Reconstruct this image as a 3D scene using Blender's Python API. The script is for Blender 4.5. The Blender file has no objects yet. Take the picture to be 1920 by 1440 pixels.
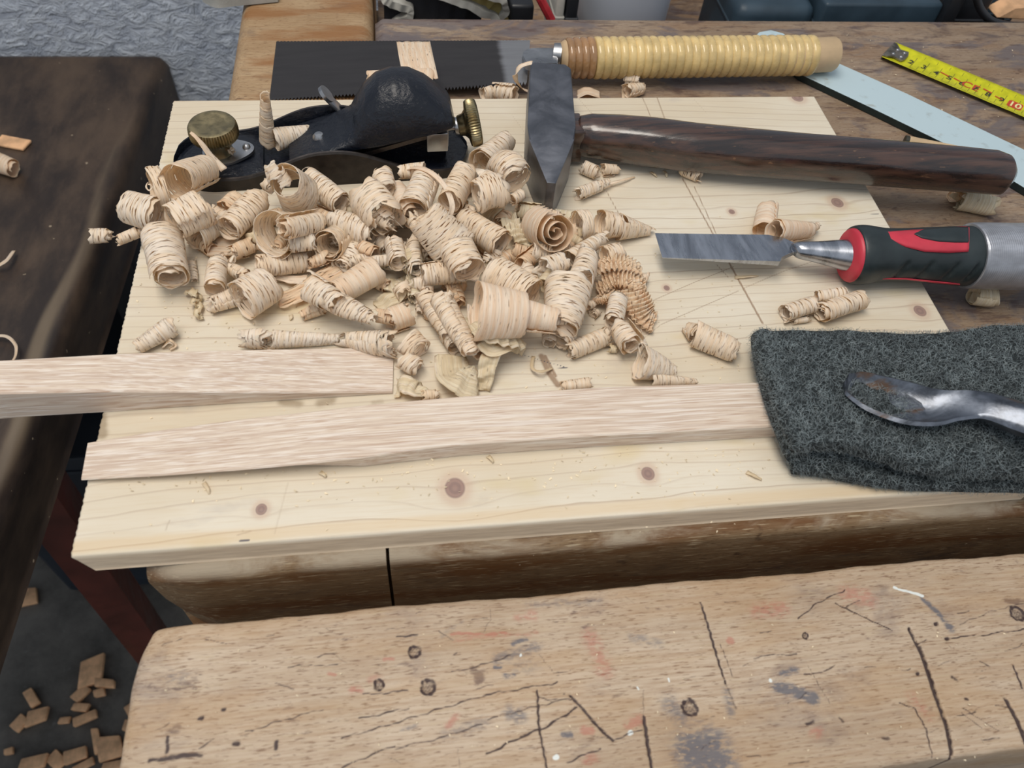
import bpy, bmesh, math, random
import numpy as np
from mathutils import Vector, Matrix, noise
random.seed(7)
C = bpy.context.scene.collection
SC = bpy.context.scene
PI = math.pi

# ------------------------------------------------------------------ camera
ZB = 0.865            # height of the pine board's upper face above the floor
F = 1490.0            # focal length for a 1920 px wide frame
HC = 0.315            # camera above the board
RM = ((0.9907, -0.0519, 0.1258), (-0.1165, -0.8009, 0.5874), (0.0703, -0.5966, -0.7994))
R3 = Matrix(RM)
_x = Vector((R3[0][0], R3[1][0], R3[2][0])).normalized()
_f = Vector((R3[0][2], R3[1][2], R3[2][2])); _f = (_f - _f.dot(_x) * _x).normalized()
_d = _f.cross(_x)     # image 'down'
CAM = Vector((0, 0, ZB + HC))
cd = bpy.data.cameras.new('camera'); cam = bpy.data.objects.new('camera', cd); C.objects.link(cam)
cd.sensor_width = 36; cd.lens = 36 * F / 1920; cd.clip_start = .01
m = Matrix.Identity(4)
for i in range(3):
    m[i][0] = _x[i]; m[i][1] = -_d[i]; m[i][2] = -_f[i]; m[i][3] = CAM[i]
cam.matrix_world = m
cd.dof.use_dof = True; cd.dof.focus_distance = .47; cd.dof.aperture_fstop = 13
SC.camera = cam

def ray(px, py): return _x * (px - 960) + _d * (py - 720) + _f * F
def at(px, py, z=0.0):
    """world point seen at a photo pixel, lying z metres above the board's face"""
    r = ray(px, py); t = (z - HC) / r.z
    return CAM + r * t
def depth(px, py, z=0.0):
    r = ray(px, py); return (z - HC) / r.z * F
def aty(px, py, y):
    r = ray(px, py); return CAM + r * (y / r.y)

# ------------------------------------------------------------------ light
SC.view_settings.view_transform = 'Standard'; SC.view_settings.look = 'None'
SC.view_settings.gamma = 1; SC.view_settings.use_curve_mapping = False
SC.view_settings.exposure = 0.32
w = bpy.data.worlds.new('world'); SC.world = w; w.use_nodes = True
bg = w.node_tree.nodes['Background']; bg.inputs[0].default_value = (.86, .92, 1, 1); bg.inputs[1].default_value = .46
def area(name, loc, tgt, sx, sy, e, col):
    l = bpy.data.lights.new(name, 'AREA'); l.shape = 'RECTANGLE'; l.size = sx; l.size_y = sy; l.energy = e; l.color = col
    o = bpy.data.objects.new(name, l); C.objects.link(o); o.location = loc
    o.rotation_euler = (Vector(tgt) - Vector(loc)).to_track_quat('-Z', 'Y').to_euler(); return o
area('window_daylight', (.85, 1.75, ZB + 1.12), (.1, .3, ZB), 1.3, .45, 68, (.70, .85, 1))
area('ceiling_lamp', (-.25, .15, ZB + 1.5), (.05, .2, ZB), 1.1, .5, 14, (1, .92, .82))
SC.cycles.max_bounces = 6
SC.cycles.transparent_max_bounces = 12

# ------------------------------------------------------------------ node helper
class Mt:
    def __init__(s, name):
        s.m = bpy.data.materials.new(name); s.m.use_nodes = True; s.t = s.m.node_tree
        s.b = s.t.nodes['Principled BSDF']; s.out = s.t.nodes['Material Output']
    def n(s, ty, ins=None, **kw):
        nd = s.t.nodes.new('ShaderNode' + ty)
        for k, v in kw.items(): setattr(nd, k, v)
        for k, v in (ins or {}).items(): s.set(nd.inputs[k], v)
        return nd
    def set(s, sock, v):
        if isinstance(v, bpy.types.NodeSocket): s.t.links.new(v, sock)
        elif isinstance(v, bpy.types.Node): s.t.links.new(v.outputs[0], sock)
        else: sock.default_value = v
    def P(s, **kw):
        for k, v in kw.items(): s.set(s.b.inputs[k.replace('_', ' ')], v)
    def obj(s): return s.n('TexCoord').outputs['Object']
    def uv(s): return s.n('TexCoord').outputs['UV']
    def attr(s, nm): return s.n('Attribute', attribute_name=nm).outputs['Fac']
    def map(s, vec, sc, loc=(0, 0, 0)): return s.n('Mapping', {0: vec, 'Scale': sc, 'Location': loc}).outputs[0]
    def noise(s, vec, scale=1, detail=3, rough=.55, dist=0): return s.n('TexNoise', {'Vector': vec, 'Scale': scale, 'Detail': detail, 'Roughness': rough, 'Distortion': dist}).outputs[0]
    def ramp(s, fac, stops, interp='LINEAR'):
        r = s.n('ValToRGB'); r.color_ramp.interpolation = interp
        el = r.color_ramp.elements
        for i, (p, c) in enumerate(stops):
            e = el[i] if i < 2 else el.new(p)
            e.position = p; e.color = c if len(c) == 4 else (*c, 1)
        s.set(r.inputs[0], fac); return r.outputs[0]
    def step(s, fac, a, b, lo=0, hi=1):
        return s.n('MapRange', {0: fac, 1: a, 2: b, 3: lo, 4: hi}, interpolation_type='SMOOTHSTEP').outputs[0]
    def mix(s, fac, a, b, mode='MIX'):
        nd = s.t.nodes.new('ShaderNodeMix'); nd.data_type = 'RGBA'; nd.blend_type = mode
        for i, v in ((0, fac), (6, a), (7, b)):
            if isinstance(v, tuple) and len(v) == 3: v = (*v, 1)
            s.set(nd.inputs[i], v)
        return nd.outputs[2]
    def math(s, op, a, b=0.0, c=0.0):
        return s.n('Math', {0: a, 1: b, 2: c}, operation=op).outputs[0]
    def bump(s, h, strength=.3, dist=.001, nrm=None):
        ins = {'Height': h, 'Strength': strength, 'Distance': dist}
        if nrm is not None: ins['Normal'] = nrm
        b = s.n('Bump', ins); s.set(s.b.inputs['Normal'], b.outputs[0]); return b.outputs[0]

def simple(name, col, rough=.5, metal=0, spec=None, nscale=60, var=.25, bump=0, bscale=300, bdist=.0004, coat=0):
    M = Mt(name); o = M.obj()
    n1 = M.noise(o, nscale, 4)
    c = M.mix(M.step(n1, .3, .7), tuple(x * (1 - var) for x in col), tuple(min(1, x * (1 + var)) for x in col))
    M.P(Base_Color=c, Roughness=M.step(M.noise(o, nscale * 2, 3), .2, .8, max(.02, rough - .1), rough + .12), Metallic=metal)
    if spec is not None: M.P(Specular_IOR_Level=spec)
    if coat: M.P(Coat_Weight=coat)
    if bump: M.bump(M.noise(o, bscale, 4), bump, bdist)
    return M.m

# ---- worn beech of the bench
def beech(name, light=1.0, marks=False, tint=(1, 1, 1), dirt=.5, warm=0, pale=0):
    M = Mt(name); o = M.obj()
    def cc(r, g, b): return (r * light * tint[0], g * light * tint[1], b * light * tint[2])
    big = M.noise(M.map(o, (9, 22, 22)), 1, 5, .6)
    base = M.mix(M.step(big, .3, .7), cc(.41, .31, .215), cc(.55, .445, .335))
    st = M.noise(M.map(o, (45, 900, 900)), 1, 4, .65)
    base = M.mix(M.step(st, .35, .72, 0, .6), base, cc(.30, .185, .105))
    fl = M.noise(M.map(o, (230, 1700, 1700)), 1, 2, .5)
    base = M.mix(M.step(fl, .57, .70, 0, .75), base, cc(.16, .085, .045))
    d = M.noise(M.map(o, (16, 34, 34), (3, 1, 0)), 1, 6, .65, .6)
    base = M.mix(M.step(d, .52, .72, 0, dirt), base, cc(.17, .13, .12))
    d2 = M.noise(M.map(o, (60, 110, 110), (7, 5, 0)), 1, 4, .6, .3)
    base = M.mix(M.step(d2, .64, .74, 0, .75), base, cc(.10, .06, .055))
    if warm:
        w1 = M.noise(M.map(o, (12, 60, 60), (2, 9, 0)), 1, 4)
        base = M.mix(M.step(w1, .45, .65, 0, warm), base, (.40, .24, .11) if marks else cc(.30, .14, .05))
    if name == 'beech_bench_top':
        g1 = M.noise(M.map(o, (13, 26, 20), (1, 7, 3)), 1, 5, .65, .8)
        base = M.mix(M.step(g1, .50, .60, 0, .75), base, (.13, .115, .125))
        g2 = M.noise(M.map(o, (40, 160, 60), (6, 1, 0)), 1, 5, .65)
        base = M.mix(M.step(g2, .52, .64, 0, .6), base, (.085, .05, .045))
    if pale:
        sc = M.noise(M.map(o, (90, 1300, 1300), (5, 5, 5)), 1, 2, .5)
        base = M.mix(M.step(sc, .60, .68, 0, pale), base, (.50, .40, .26))
        z_ = M.n('SeparateXYZ', {0: o}).outputs[2]
        base = M.mix(M.math('MULTIPLY', M.step(z_, .842, .849), M.step(d, .35, .55)), base, (.40, .33, .24)) if not marks else base
    ps = M.noise(o, 420, 2, .5)
    base = M.mix(M.step(ps, .76, .79, 0, .8), base, (.75, .66, .5))
    h = M.math('ADD', M.math('MULTIPLY', st, .6), M.math('MULTIPLY', fl, -.5))
    if marks:
        br = M.noise(M.map(o, (300, 700, 300)), 1, 3, .6)
        rd = M.step(M.math('MULTIPLY', M.attr('red'), M.step(br, .3, .6, .3, 1)), .1, .6, 0, .5)
        base = M.mix(rd, base, (.42, .11, .08))
        bl = M.step(M.math('MULTIPLY', M.attr('blue'), M.step(br, .3, .6, .35, 1)), .1, .7, 0, .8)
        base = M.mix(bl, base, (.09, .10, .13))
        wh = M.step(M.math('MULTIPLY', M.attr('white'), M.step(br, .3, .6, .5, 1)), .3, .6, 0, .9)
        base = M.mix(wh, base, (.75, .8, .78))
        mk = M.step(M.math('MULTIPLY', M.attr('mark'), M.step(br, .25, .55, .55, 1)), .12, .62, 0, .95)
        base = M.mix(mk, base, (.035, .018, .02))
    M.P(Base_Color=base, Roughness=M.step(d, .3, .8, .62, .42), Specular_IOR_Level=.35)
    M.bump(h, .55, .0006)
    return M.m

# ---- oak of the two planed sticks : open pored streaks along x
def oak():
    M = Mt('oak_wood'); o = M.obj()
    wp = M.noise(M.map(o, (7, 14, 14)), 1, 2)
    v = M.n('VectorMath', {0: o, 1: M.n('CombineXYZ', {1: M.math('MULTIPLY', wp, .006)}).outputs[0]}, operation='ADD').outputs[0]
    st = M.noise(M.map(v, (13, 620, 300)), 1, 3, .6)
    base = M.mix(M.step(st, .38, .66), (.70, .59, .48), (.57, .45, .36))
    pr = M.noise(M.map(v, (70, 2300, 900)), 1, 2, .5)
    base = M.mix(M.step(pr, .52, .66, 0, .75), base, (.48, .33, .24))
    wh = M.noise(M.map(v, (28, 1300, 900), (4, 3, 1)), 1, 2, .5)
    base = M.mix(M.step(wh, .52, .62, 0, .55), base, (.84, .78, .71))
    M.P(Base_Color=base, Roughness=.55, Specular_IOR_Level=.3)
    M.bump(pr, .3, .0004)
    return M.m

# ---- pine board : growth rings come from the grain attribute
def pine():
    M = Mt('pine_wood'); o = M.obj()
    g = M.attr('grain')
    wob = M.noise(M.map(o, (12, 60, 60)), 1, 3)
    gg = M.math('ADD', g, M.math('MULTIPLY', wob, .9))
    fr = M.math('FRACT', gg)
    cell = M.n('TexWhiteNoise', {'W': M.math('FLOOR', gg)}, noise_dimensions='1D').outputs[0]
    line = M.math('MULTIPLY', M.step(fr, .82, .95), M.step(fr, .995, .96))
    line = M.math('MULTIPLY', line, M.math('ADD', M.math('MULTIPLY', cell, .7), .3))
    n1 = M.noise(M.map(o, (6, 18, 18)), 1, 4)
    base = M.mix(M.step(n1, .3, .7), (.65, .565, .43), (.74, .68, .565))
    yl = M.noise(M.map(o, (14, 30, 30), (5, 2, 0)), 1, 3)
    base = M.mix(M.step(yl, .58, .72, 0, .6), base, (.64, .53, .31))
    fine = M.noise(M.map(o, (60, 1500, 900)), 1, 3)
    base = M.mix(M.step(fine, .45, .7, 0, .25), base, (.60, .47, .31))
    base = M.mix(M.math('MULTIPLY', line, .6), base, (.38, .27, .19))
    base = M.mix(M.step(M.attr('edge'), .1, .9, 0, .45), base, (.66, .48, .27))
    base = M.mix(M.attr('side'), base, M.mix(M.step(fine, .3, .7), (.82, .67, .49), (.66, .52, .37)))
    kn = M.attr('knot')
    kr = M.math('SINE', M.math('MULTIPLY', kn, 26))
    base = M.mix(M.step(kn, .05, .5, 0, .55), base, (.56, .40, .30))
    base = M.mix(M.step(kn, .58, .72, 0, .85), base, M.mix(M.step(kr, -1, 1, .2, .8), (.20, .125, .12), (.32, .20, .17)))
    st = M.step(M.math('MULTIPLY', M.attr('stain'), M.noise(M.map(o, (60, 200, 100)), 1, 4)), .08, .5, 0, .6)
    base = M.mix(st, base, (.22, .15, .08))
    sm = M.noise(M.map(o, (25, 50, 20), (9, 9, 9)), 1, 5, .6)
    base = M.mix(M.step(sm, .62, .8, 0, .3), base, (.42, .38, .36))
    base = M.mix(M.step(M.attr('scratch'), .1, .7, 0, .85), base, (.30, .20, .13))
    base = M.mix(M.step(M.attr('ink'), .2, .7, 0, .85), base, (.07, .07, .10))
    M.P(Base_Color=base, Roughness=.62, Specular_IOR_Level=.25)
    M.bump(fine, .12, .0003)
    return M.m

# ---- thin ash/oak shaving, light comes through, rows of open pores
def shave_mat(name, pale, dark, hole=.66, yellow=0):
    M = Mt(name); u = M.uv()
    rnd = M.n('ObjectInfo').outputs['Random']
    off = M.n('CombineXYZ', {0: M.math('MULTIPLY', rnd, 7), 1: M.math('MULTIPLY', rnd, 13)}).outputs[0]
    v = M.n('VectorMath', {0: u, 1: off}, operation='ADD').outputs[0]
    st = M.noise(M.map(v, (30, 520, 1)), 1, 2, .5)
    c = M.mix(M.step(st, .38, .60), pale, dark)
    f2 = M.noise(M.map(v, (90, 1900, 1), (3, 1, 0)), 1, 2, .5)
    c = M.mix(M.step(f2, .45, .7, 0, .4), c, tuple(x * .7 for x in dark))
    w1 = M.noise(M.map(v, (25, 900, 1), (8, 2, 0)), 1, 2)
    c = M.mix(M.step(w1, .55, .7, 0, .6), c, (1, .97, .92))
    c = M.mix(M.step(rnd, 0, 1, 0, .4), c, (.97, .88, .74), 'MULTIPLY')
    hn = M.noise(M.map(v, (170, 1150, 1), (1, 6, 0)), 1, 1, .4)
    hm = M.step(M.math('ADD', hn, M.math('MULTIPLY', M.math('SUBTRACT', st, .5), .25)), hole, hole + .012)
    c = M.mix(M.step(hn, hole - .08, hole, 0, .5), c, (.30, .17, .10))
    M.P(Base_Color=c, Roughness=.55, Specular_IOR_Level=.25)
    M.bump(st, .5, .0006)
    tr = M.n('BsdfTranslucent', {0: M.mix(1.0, c, (1, .80, .55), 'MULTIPLY')})
    mx = M.n('MixShader', {0: .36, 1: M.b.outputs[0], 2: tr.outputs[0]})
    hol = M.n('BsdfTransparent')
    fin = M.n('MixShader', {0: hm, 1: mx.outputs[0], 2: hol.outputs[0]})
    M.t.links.new(fin.outputs[0], M.out.inputs[0])
    return M.m

MAT = dict(
    beech=beech('beech_worn_marked', 1.03, True, dirt=.6, pale=.35, warm=.35),
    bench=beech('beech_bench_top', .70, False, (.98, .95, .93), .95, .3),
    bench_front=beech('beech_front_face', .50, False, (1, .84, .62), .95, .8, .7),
    endcap=beech('beech_end_piece', .85, False, (1.0, .88, .68), .75, .75),
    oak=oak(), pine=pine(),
    shave=shave_mat('shaving_wood', (1, .955, .85), (.96, .85, .67), .635),
    shave_solid=shave_mat('shaving_wood_dense', (1, .93, .80), (.95, .80, .61), .735),
    shave_yellow=shave_mat('shaving_wood_pale_yellow', (.93, .88, .70), (.84, .75, .54), .74),
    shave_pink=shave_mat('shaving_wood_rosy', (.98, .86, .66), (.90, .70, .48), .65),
)
# steel etc.
def steel(name, col, rough, scale=(40, 40, 40), bump=.1, lo=.6):
    M = Mt(name); o = M.obj()
    n1 = M.noise(M.map(o, scale), 1, 5, .65, .5)
    M.P(Base_Color=M.mix(M.step(n1, .3, .7), tuple(x * lo for x in col), col), Metallic=1,
        Roughness=M.step(n1, .25, .75, rough, rough + .22))
    M.bump(M.noise(o, 260, 4), bump, .0005); return M.m
def rusty():
    M = Mt('rusty_clamp_steel'); o = M.obj()
    n1 = M.noise(M.map(o, (60, 90, 90)), 1, 5, .65, .5); n2 = M.noise(M.map(o, (45, 110, 60), (4, 2, 0)), 1, 4, .6)
    rs = M.step(n2, .52, .64, 0, .85)
    c = M.mix(rs, M.mix(M.step(n1, .3, .7), (.07, .075, .085), (.22, .245, .29)), (.10, .05, .022))
    M.P(Base_Color=c, Metallic=M.math('SUBTRACT', .95, M.math('MULTIPLY', rs, .6)), Roughness=M.step(n1, .25, .75, .24, .45))
    M.bump(M.noise(o, 260, 4), .3, .0005); return M.m
def japan():
    M = Mt('black_japanning'); o = M.obj()
    n1 = M.noise(o, 420, 4, .7); n2 = M.noise(o, 45, 3)
    M.P(Base_Color=M.mix(M.step(n1, .58, .72, 0, .5), (.006, .008, .014), (.05, .05, .05)), Roughness=M.step(n2, .3, .7, .10, .24),
        Specular_IOR_Level=.38, Coat_Weight=.15, Coat_Roughness=.06)
    M.bump(M.noise(o, 230, 5, .65), .75, .0014); return M.m
def rosewood():
    M = Mt('dark_handle_wood'); o = M.obj()
    n1 = M.noise(M.map(o, (14, 260, 260)), 1, 5, .6)
    c = M.mix(M.step(n1, .35, .68), (.014, .008, .007), (.07, .030, .018))
    n2 = M.noise(M.map(o, (90, 400, 400)), 1, 3)
    c = M.mix(M.step(n2, .66, .74, 0, .6), c, (.26, .14, .07))
    M.P(Base_Color=c, Roughness=M.step(n1, .3, .7, .2, .4), Coat_Weight=.9, Coat_Roughness=.16)
    M.bump(M.noise(M.map(o, (60, 260, 260)), 1, 4), .5, .0007); return M.m
def duct():
    M = Mt('silver_duct_tape'); o = M.obj()
    wv = M.n('TexWave', {'Vector': o, 'Scale': 260, 'Distortion': 1.5}, bands_direction='X').outputs[1]
    n1 = M.noise(M.map(o, (60, 200, 60)), 1, 4)
    M.P(Base_Color=M.mix(M.step(n1, .3, .7), (.30, .31, .34), (.46, .48, .53)), Metallic=.55, Roughness=.36)
    M.bump(M.math('ADD', M.math('MULTIPLY', wv, .4), n1), .4, .0006); return M.m
def bluepaint():
    M = Mt('chalky_pale_blue_paint'); o = M.obj()
    n1 = M.noise(M.map(o, (90, 90, 20)), 1, 5, .6)
    n2 = M.noise(M.map(o, (30, 50, 20), (3, 1, 0)), 1, 4, .6)
    c = M.mix(M.step(n1, .58, .72, 0, .4), (.50, .63, .68), (.28, .32, .31))
    c = M.mix(M.step(n2, .63, .70, 0, .55), c, (.28, .25, .18))
    M.P(Base_Color=c, Roughness=.38); M.bump(n1, .1, .0004); return M.m
def plaster():
    M = Mt('rough_wall_plaster'); o = M.obj()
    n1 = M.noise(M.map(o, (55, 55, 80)), 1, 5, .65, .8)
    M.P(Base_Color=M.mix(M.step(n1, .3, .7), (.42, .47, .56), (.66, .72, .80)), Roughness=.85)
    M.bump(n1, 1.0, .012); return M.m
def concrete():
    M = Mt('dark_concrete'); o = M.obj()
    n1 = M.noise(M.map(o, (7, 7, 7)), 1, 6, .7); n2 = M.noise(o, 70, 4, .6)
    c = M.mix(M.step(n1, .3, .7), (.062, .058, .052), (.17, .158, .14))
    c = M.mix(M.step(n2, .6, .75, 0, .5), c, (.2, .2, .19))
    M.P(Base_Color=c, Roughness=.8); M.bump(n2, .3, .002); return M.m
def darkslab():
    M = Mt('dark_stained_wood'); o = M.obj()
    n1 = M.noise(M.map(o, (22, 9, 22)), 1, 6, .65)
    c = M.mix(M.step(n1, .35, .7), (.022, .014, .011), (.088, .058, .038))
    n2 = M.noise(M.map(o, (30, 6, 20), (4, 0, 0)), 1, 3)
    c = M.mix(M.step(M.attr('wear'), .3, .9, 0, .75), c, M.mix(M.step(n2, .3, .7), (.12, .085, .055), (.22, .17, .115)))
    ps = M.noise(o, 130, 2, .5)
    c = M.mix(M.step(ps, .74, .77, 0, .7), c, (.45, .36, .25))
    M.P(Base_Color=c, Roughness=.5); M.bump(n1, .3, .002); return M.m
def tapemat():
    M = Mt('yellow_tape_paint'); o = M.obj()
    n1 = M.noise(o, 160, 4, .6)
    M.P(Base_Color=M.mix(M.step(n1, .74, .78), M.mix(M.step(n1, .3, .7), (.50, .50, .005), (.68, .66, .01)), (.03, .03, .02)), Roughness=.38); return M.m
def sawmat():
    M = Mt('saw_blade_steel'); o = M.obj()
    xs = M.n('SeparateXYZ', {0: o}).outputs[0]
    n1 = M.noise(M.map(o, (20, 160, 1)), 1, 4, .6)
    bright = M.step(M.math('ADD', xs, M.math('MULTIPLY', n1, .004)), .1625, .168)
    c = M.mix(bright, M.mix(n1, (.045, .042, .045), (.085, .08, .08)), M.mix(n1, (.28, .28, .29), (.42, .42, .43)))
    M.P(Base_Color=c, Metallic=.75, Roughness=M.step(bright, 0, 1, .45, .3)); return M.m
MAT.update(japan=japan(), rosewood=rosewood(), duct=duct(), bluepaint=bluepaint(), plaster=plaster(), concrete=concrete(),
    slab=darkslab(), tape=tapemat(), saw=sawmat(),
    brass=steel('aged_brass', (.40, .33, .19), .26, (120, 120, 120), .12),
    steel=steel('bright_steel', (.52, .53, .55), .24),
    worn=steel('worn_iron_edge', (.16, .14, .13), .38, (200, 200, 200), .3),
    side=simple('dark_iron_side', (.022, .017, .014), .42, .3, nscale=200, var=.4, bump=.3),
    hammer=steel('forged_hammer_steel', (.24, .25, .28), .33, (45, 45, 45), .25, .62),
    chisel=steel('chisel_blade_steel', (.55, .58, .64), .16, (70, 18, 40), .02, .5),
    clamp=rusty(),
    rubber=simple('dark_green_black_rubber', (.018, .027, .030), .42, bump=.2, bscale=500),
    red=simple('red_rubber', (.52, .035, .06), .42, var=.12, bump=.1),
    rattan=simple('lacquered_rattan', (.66, .49, .22), .28, nscale=90, var=.16, coat=.4),
    rattan_brown=simple('brown_lacquered_rattan', (.36, .20, .09), .22, var=.2, coat=.6),
    barewood=simple('bare_wood', (.58, .42, .25), .6, nscale=40, var=.15),
    pad=simple('scouring_fleece', (.022, .030, .033), .95, nscale=900, var=.6, bump=1, bscale=700, bdist=.003),
    fibre=simple('scouring_fibre', (.17, .205, .215), .6, nscale=150, var=.35),
    fibre_pale=simple('scouring_fibre_dusty', (.33, .37, .37), .7, nscale=150, var=.3),
    darkgreen=simple('dark_green_edge', (.008, .018, .018), .5),
    redbeam=simple('red_brown_stained_beam', (.10, .022, .014), .5, nscale=18, var=.35),
    bluecase=simple('dark_blue_plastic', (.028, .052, .075), .45, nscale=14, var=.4, bump=.2, bscale=80),
    blackcase=simple('black_plastic', (.012, .014, .018), .4, nscale=14),
    floorbox=simple('blue_grey_metal', (.022, .030, .042), .5, nscale=6, var=.15),
    tub=simple('white_plastic', (.60, .65, .74), .35, nscale=10, var=.04),
    cloth=simple('grey_cloth', (.44, .43, .39), .9, nscale=25, var=.3, bump=.6, bscale=900),
    cloth_dark=simple('dark_cloth', (.03, .03, .035), .9, nscale=25, var=.3, bump=.6, bscale=900),
    cloth_yellow=simple('ochre_cloth', (.40, .32, .12), .9, nscale=25, var=.3, bump=.6, bscale=900),
    redpaint=simple('red_paint', (.45, .03, .04), .4), chalk=simple('pale_green_plastic', (.72, .80, .60), .35, var=.05),
    shave_dust=simple('sawdust_crumbs', (.80, .68, .48), .8),
    chip=simple('wood_chip', (.74, .44, .24), .7, nscale=60, var=.25), ink=simple('black_print', (.03, .03, .02), .5, var=0),
    redink=simple('red_print', (.55, .05, .02), .5, var=0), yellowink=simple('pale_print', (.85, .78, .35), .5, var=0),
    dirty=simple('grimy_hook_steel', (.20, .18, .15), .4, .8, nscale=200, var=.5))

# ------------------------------------------------------------------ object helpers
def tag(o, label=None, cat=None, group=None, kind=None):
    if label: o['label'] = label
    if cat: o['category'] = cat
    if group: o['group'] = group
    if kind: o['kind'] = kind
    return o
def empty(name, loc, label, cat, group=None, rot=(0, 0, 0)):
    o = bpy.data.objects.new(name, None); C.objects.link(o); o.location = loc; o.rotation_euler = rot; o.empty_display_size = .02
    return tag(o, label, cat, group)
def link(name, me, mat, parent=None, smooth=True, auto=None):
    if mat: me.materials.append(mat)
    if smooth: me.polygons.foreach_set('use_smooth', [True] * len(me.polygons))
    if auto is not None:
        b = bmesh.new(); b.from_mesh(me)
        for e in b.edges:
            if len(e.link_faces) == 2 and e.calc_face_angle(0) > auto: e.smooth = False
        b.to_mesh(me); b.free()
    o = bpy.data.objects.new(name, me); C.objects.link(o)
    if parent: o.parent = parent
    return o
def mesh(name, vs, fs):
    me = bpy.data.meshes.new(name); me.from_pydata([tuple(v) for v in vs], [], fs); me.update(); return me
def fixn(me):
    b = bmesh.new(); b.from_mesh(me); bmesh.ops.recalc_face_normals(b, faces=b.faces); b.to_mesh(me); b.free(); return me
def bmobj(name, b, mat, parent=None, smooth=True, auto=.6):
    me = bpy.data.meshes.new(name); bmesh.ops.recalc_face_normals(b, faces=b.faces); b.to_mesh(me); b.free()
    return link(name, me, mat, parent, smooth, auto)
def rebase(o, origin):
    """move mesh data so that the object origin sits at 'origin' (world), object unparented"""
    o.data.transform(Matrix.Translation(-Vector(origin))); o.location = origin; return o
def box_bm(b, x0, x1, y0, y1, z0, z1, bev=0, seg=2, M=None):
    r = bmesh.ops.create_cube(b, size=1)
    vs = r['verts']
    for v in vs:
        v.co = Vector(((x0 + x1) / 2 + v.co.x * (x1 - x0), (y0 + y1) / 2 + v.co.y * (y1 - y0), (z0 + z1) / 2 + v.co.z * (z1 - z0)))
    if bev:
        es = list({e for v in vs for e in v.link_edges})
        rr = bmesh.ops.bevel(b, geom=es, offset=bev, segments=seg, affect='EDGES', profile=.5)
        vs = list({v for f in rr['faces'] for v in f.verts} | {v for v in vs if v.is_valid})
    if M is not None:
        for v in vs: v.co = M @ v.co
    return vs
def box(name, x0, x1, y0, y1, z0, z1, mat, parent=None, bev=0, seg=2):
    b = bmesh.new(); box_bm(b, x0, x1, y0, y1, z0, z1, bev, seg); return bmobj(name, b, mat, parent, True, .5)
def loft(name, rings, mat, parent=None, closed=True, caps=True, auto=.7, smooth=True):
    n = len(rings[0]); vs = [p for r in rings for p in r]; fs = []
    for i in range(len(rings) - 1):
        for j in range(n if closed else n - 1):
            k = (j + 1) % n
            fs.append((i * n + j, i * n + k, (i + 1) * n + k, (i + 1) * n + j))
    if caps and closed:
        fs.append(tuple(range(n))[::-1]); fs.append(tuple((len(rings) - 1) * n + j for j in range(n)))
    me = fixn(mesh(name, vs, fs)); return link(name, me, mat, parent, smooth, auto)
def lathe(name, prof, mat, parent=None, n=48, M=None, ripple=None, auto=.7):
    """prof = (radius, z) list; ripple = (i0, i1, count, depth) knurls rings i0..i1"""
    rings = []
    for i, (r, z) in enumerate(prof):
        ring = []
        for j in range(n):
            a = 2 * PI * j / n; rr = r
            if ripple and ripple[0] <= i <= ripple[1]: rr -= ripple[3] * (j % 2 if ripple[2] * 2 == n else .5 - .5 * math.cos(a * ripple[2]))
            p = Vector((rr * math.cos(a), rr * math.sin(a), z)); ring.append(M @ p if M else p)
        rings.append(ring)
    return loft(name, rings, mat, parent, auto=auto)
def axisM(a, b):
    d = (Vector(b) - Vector(a)); q = d.to_track_quat('Z', 'Y'); return Matrix.Translation(a) @ q.to_matrix().to_4x4()
def tube(name, pts, rad, mat, parent=None, n=10, sub=4):
    pts = [Vector(p) for p in pts]; P2 = []
    for i in range(len(pts) - 1):
        p0 = pts[max(i - 1, 0)]; p1 = pts[i]; p2 = pts[i + 1]; p3 = pts[min(i + 2, len(pts) - 1)]
        for k in range(sub):
            t = k / sub
            P2.append(.5 * ((2 * p1) + (p2 - p0) * t + (2 * p0 - 5 * p1 + 4 * p2 - p3) * t * t + (3 * p1 - p0 - 3 * p2 + p3) * t ** 3))
    P2.append(pts[-1]); rings = []
    for i, p in enumerate(P2):
        d = (P2[min(i + 1, len(P2) - 1)] - P2[max(i - 1, 0)]).normalized()
        u = d.cross(Vector((0, 0, 1))); u = u.normalized() if u.length > 1e-4 else Vector((1, 0, 0)); v = d.cross(u)
        r = rad(i / (len(P2) - 1)) if callable(rad) else rad
        rings.append([p + (u * math.cos(2 * PI * j / n) + v * math.sin(2 * PI * j / n)) * r for j in range(n)])
    return loft(name, rings, mat, parent)

def spline(pts, n):
    pts = [Vector(p) for p in pts]; out = []
    m_ = len(pts) - 1
    for k in range(n):
        s = k / (n - 1) * m_; i = min(int(s), m_ - 1); t = s - i
        p0 = pts[max(i - 1, 0)]; p1 = pts[i]; p2 = pts[i + 1]; p3 = pts[min(i + 2, m_)]
        out.append(.5 * ((2 * p1) + (p2 - p0) * t + (2 * p0 - 5 * p1 + 4 * p2 - p3) * t * t + (3 * p1 - p0 - 3 * p2 + p3) * t ** 3))
    return out
def setattrs(me, d):
    for k, a in d.items():
        at_ = me.attributes.new(k, 'FLOAT', 'POINT'); at_.data.foreach_set('value', np.asarray(a, dtype=np.float32))
def seg_field(X, Y, pts, wid, soft=1.0):
    """1 on the polyline, falling off over wid"""
    out = np.zeros_like(X)
    for (a, b) in zip(pts[:-1], pts[1:]):
        dx, dy = b[0] - a[0], b[1] - a[1]; L = dx * dx + dy * dy + 1e-12
        t = np.clip(((X - a[0]) * dx + (Y - a[1]) * dy) / L, 0, 1)
        d = np.hypot(X - a[0] - t * dx, Y - a[1] - t * dy)
        out = np.maximum(out, np.exp(-(d / wid) ** 2 * soft))
    return out
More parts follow.
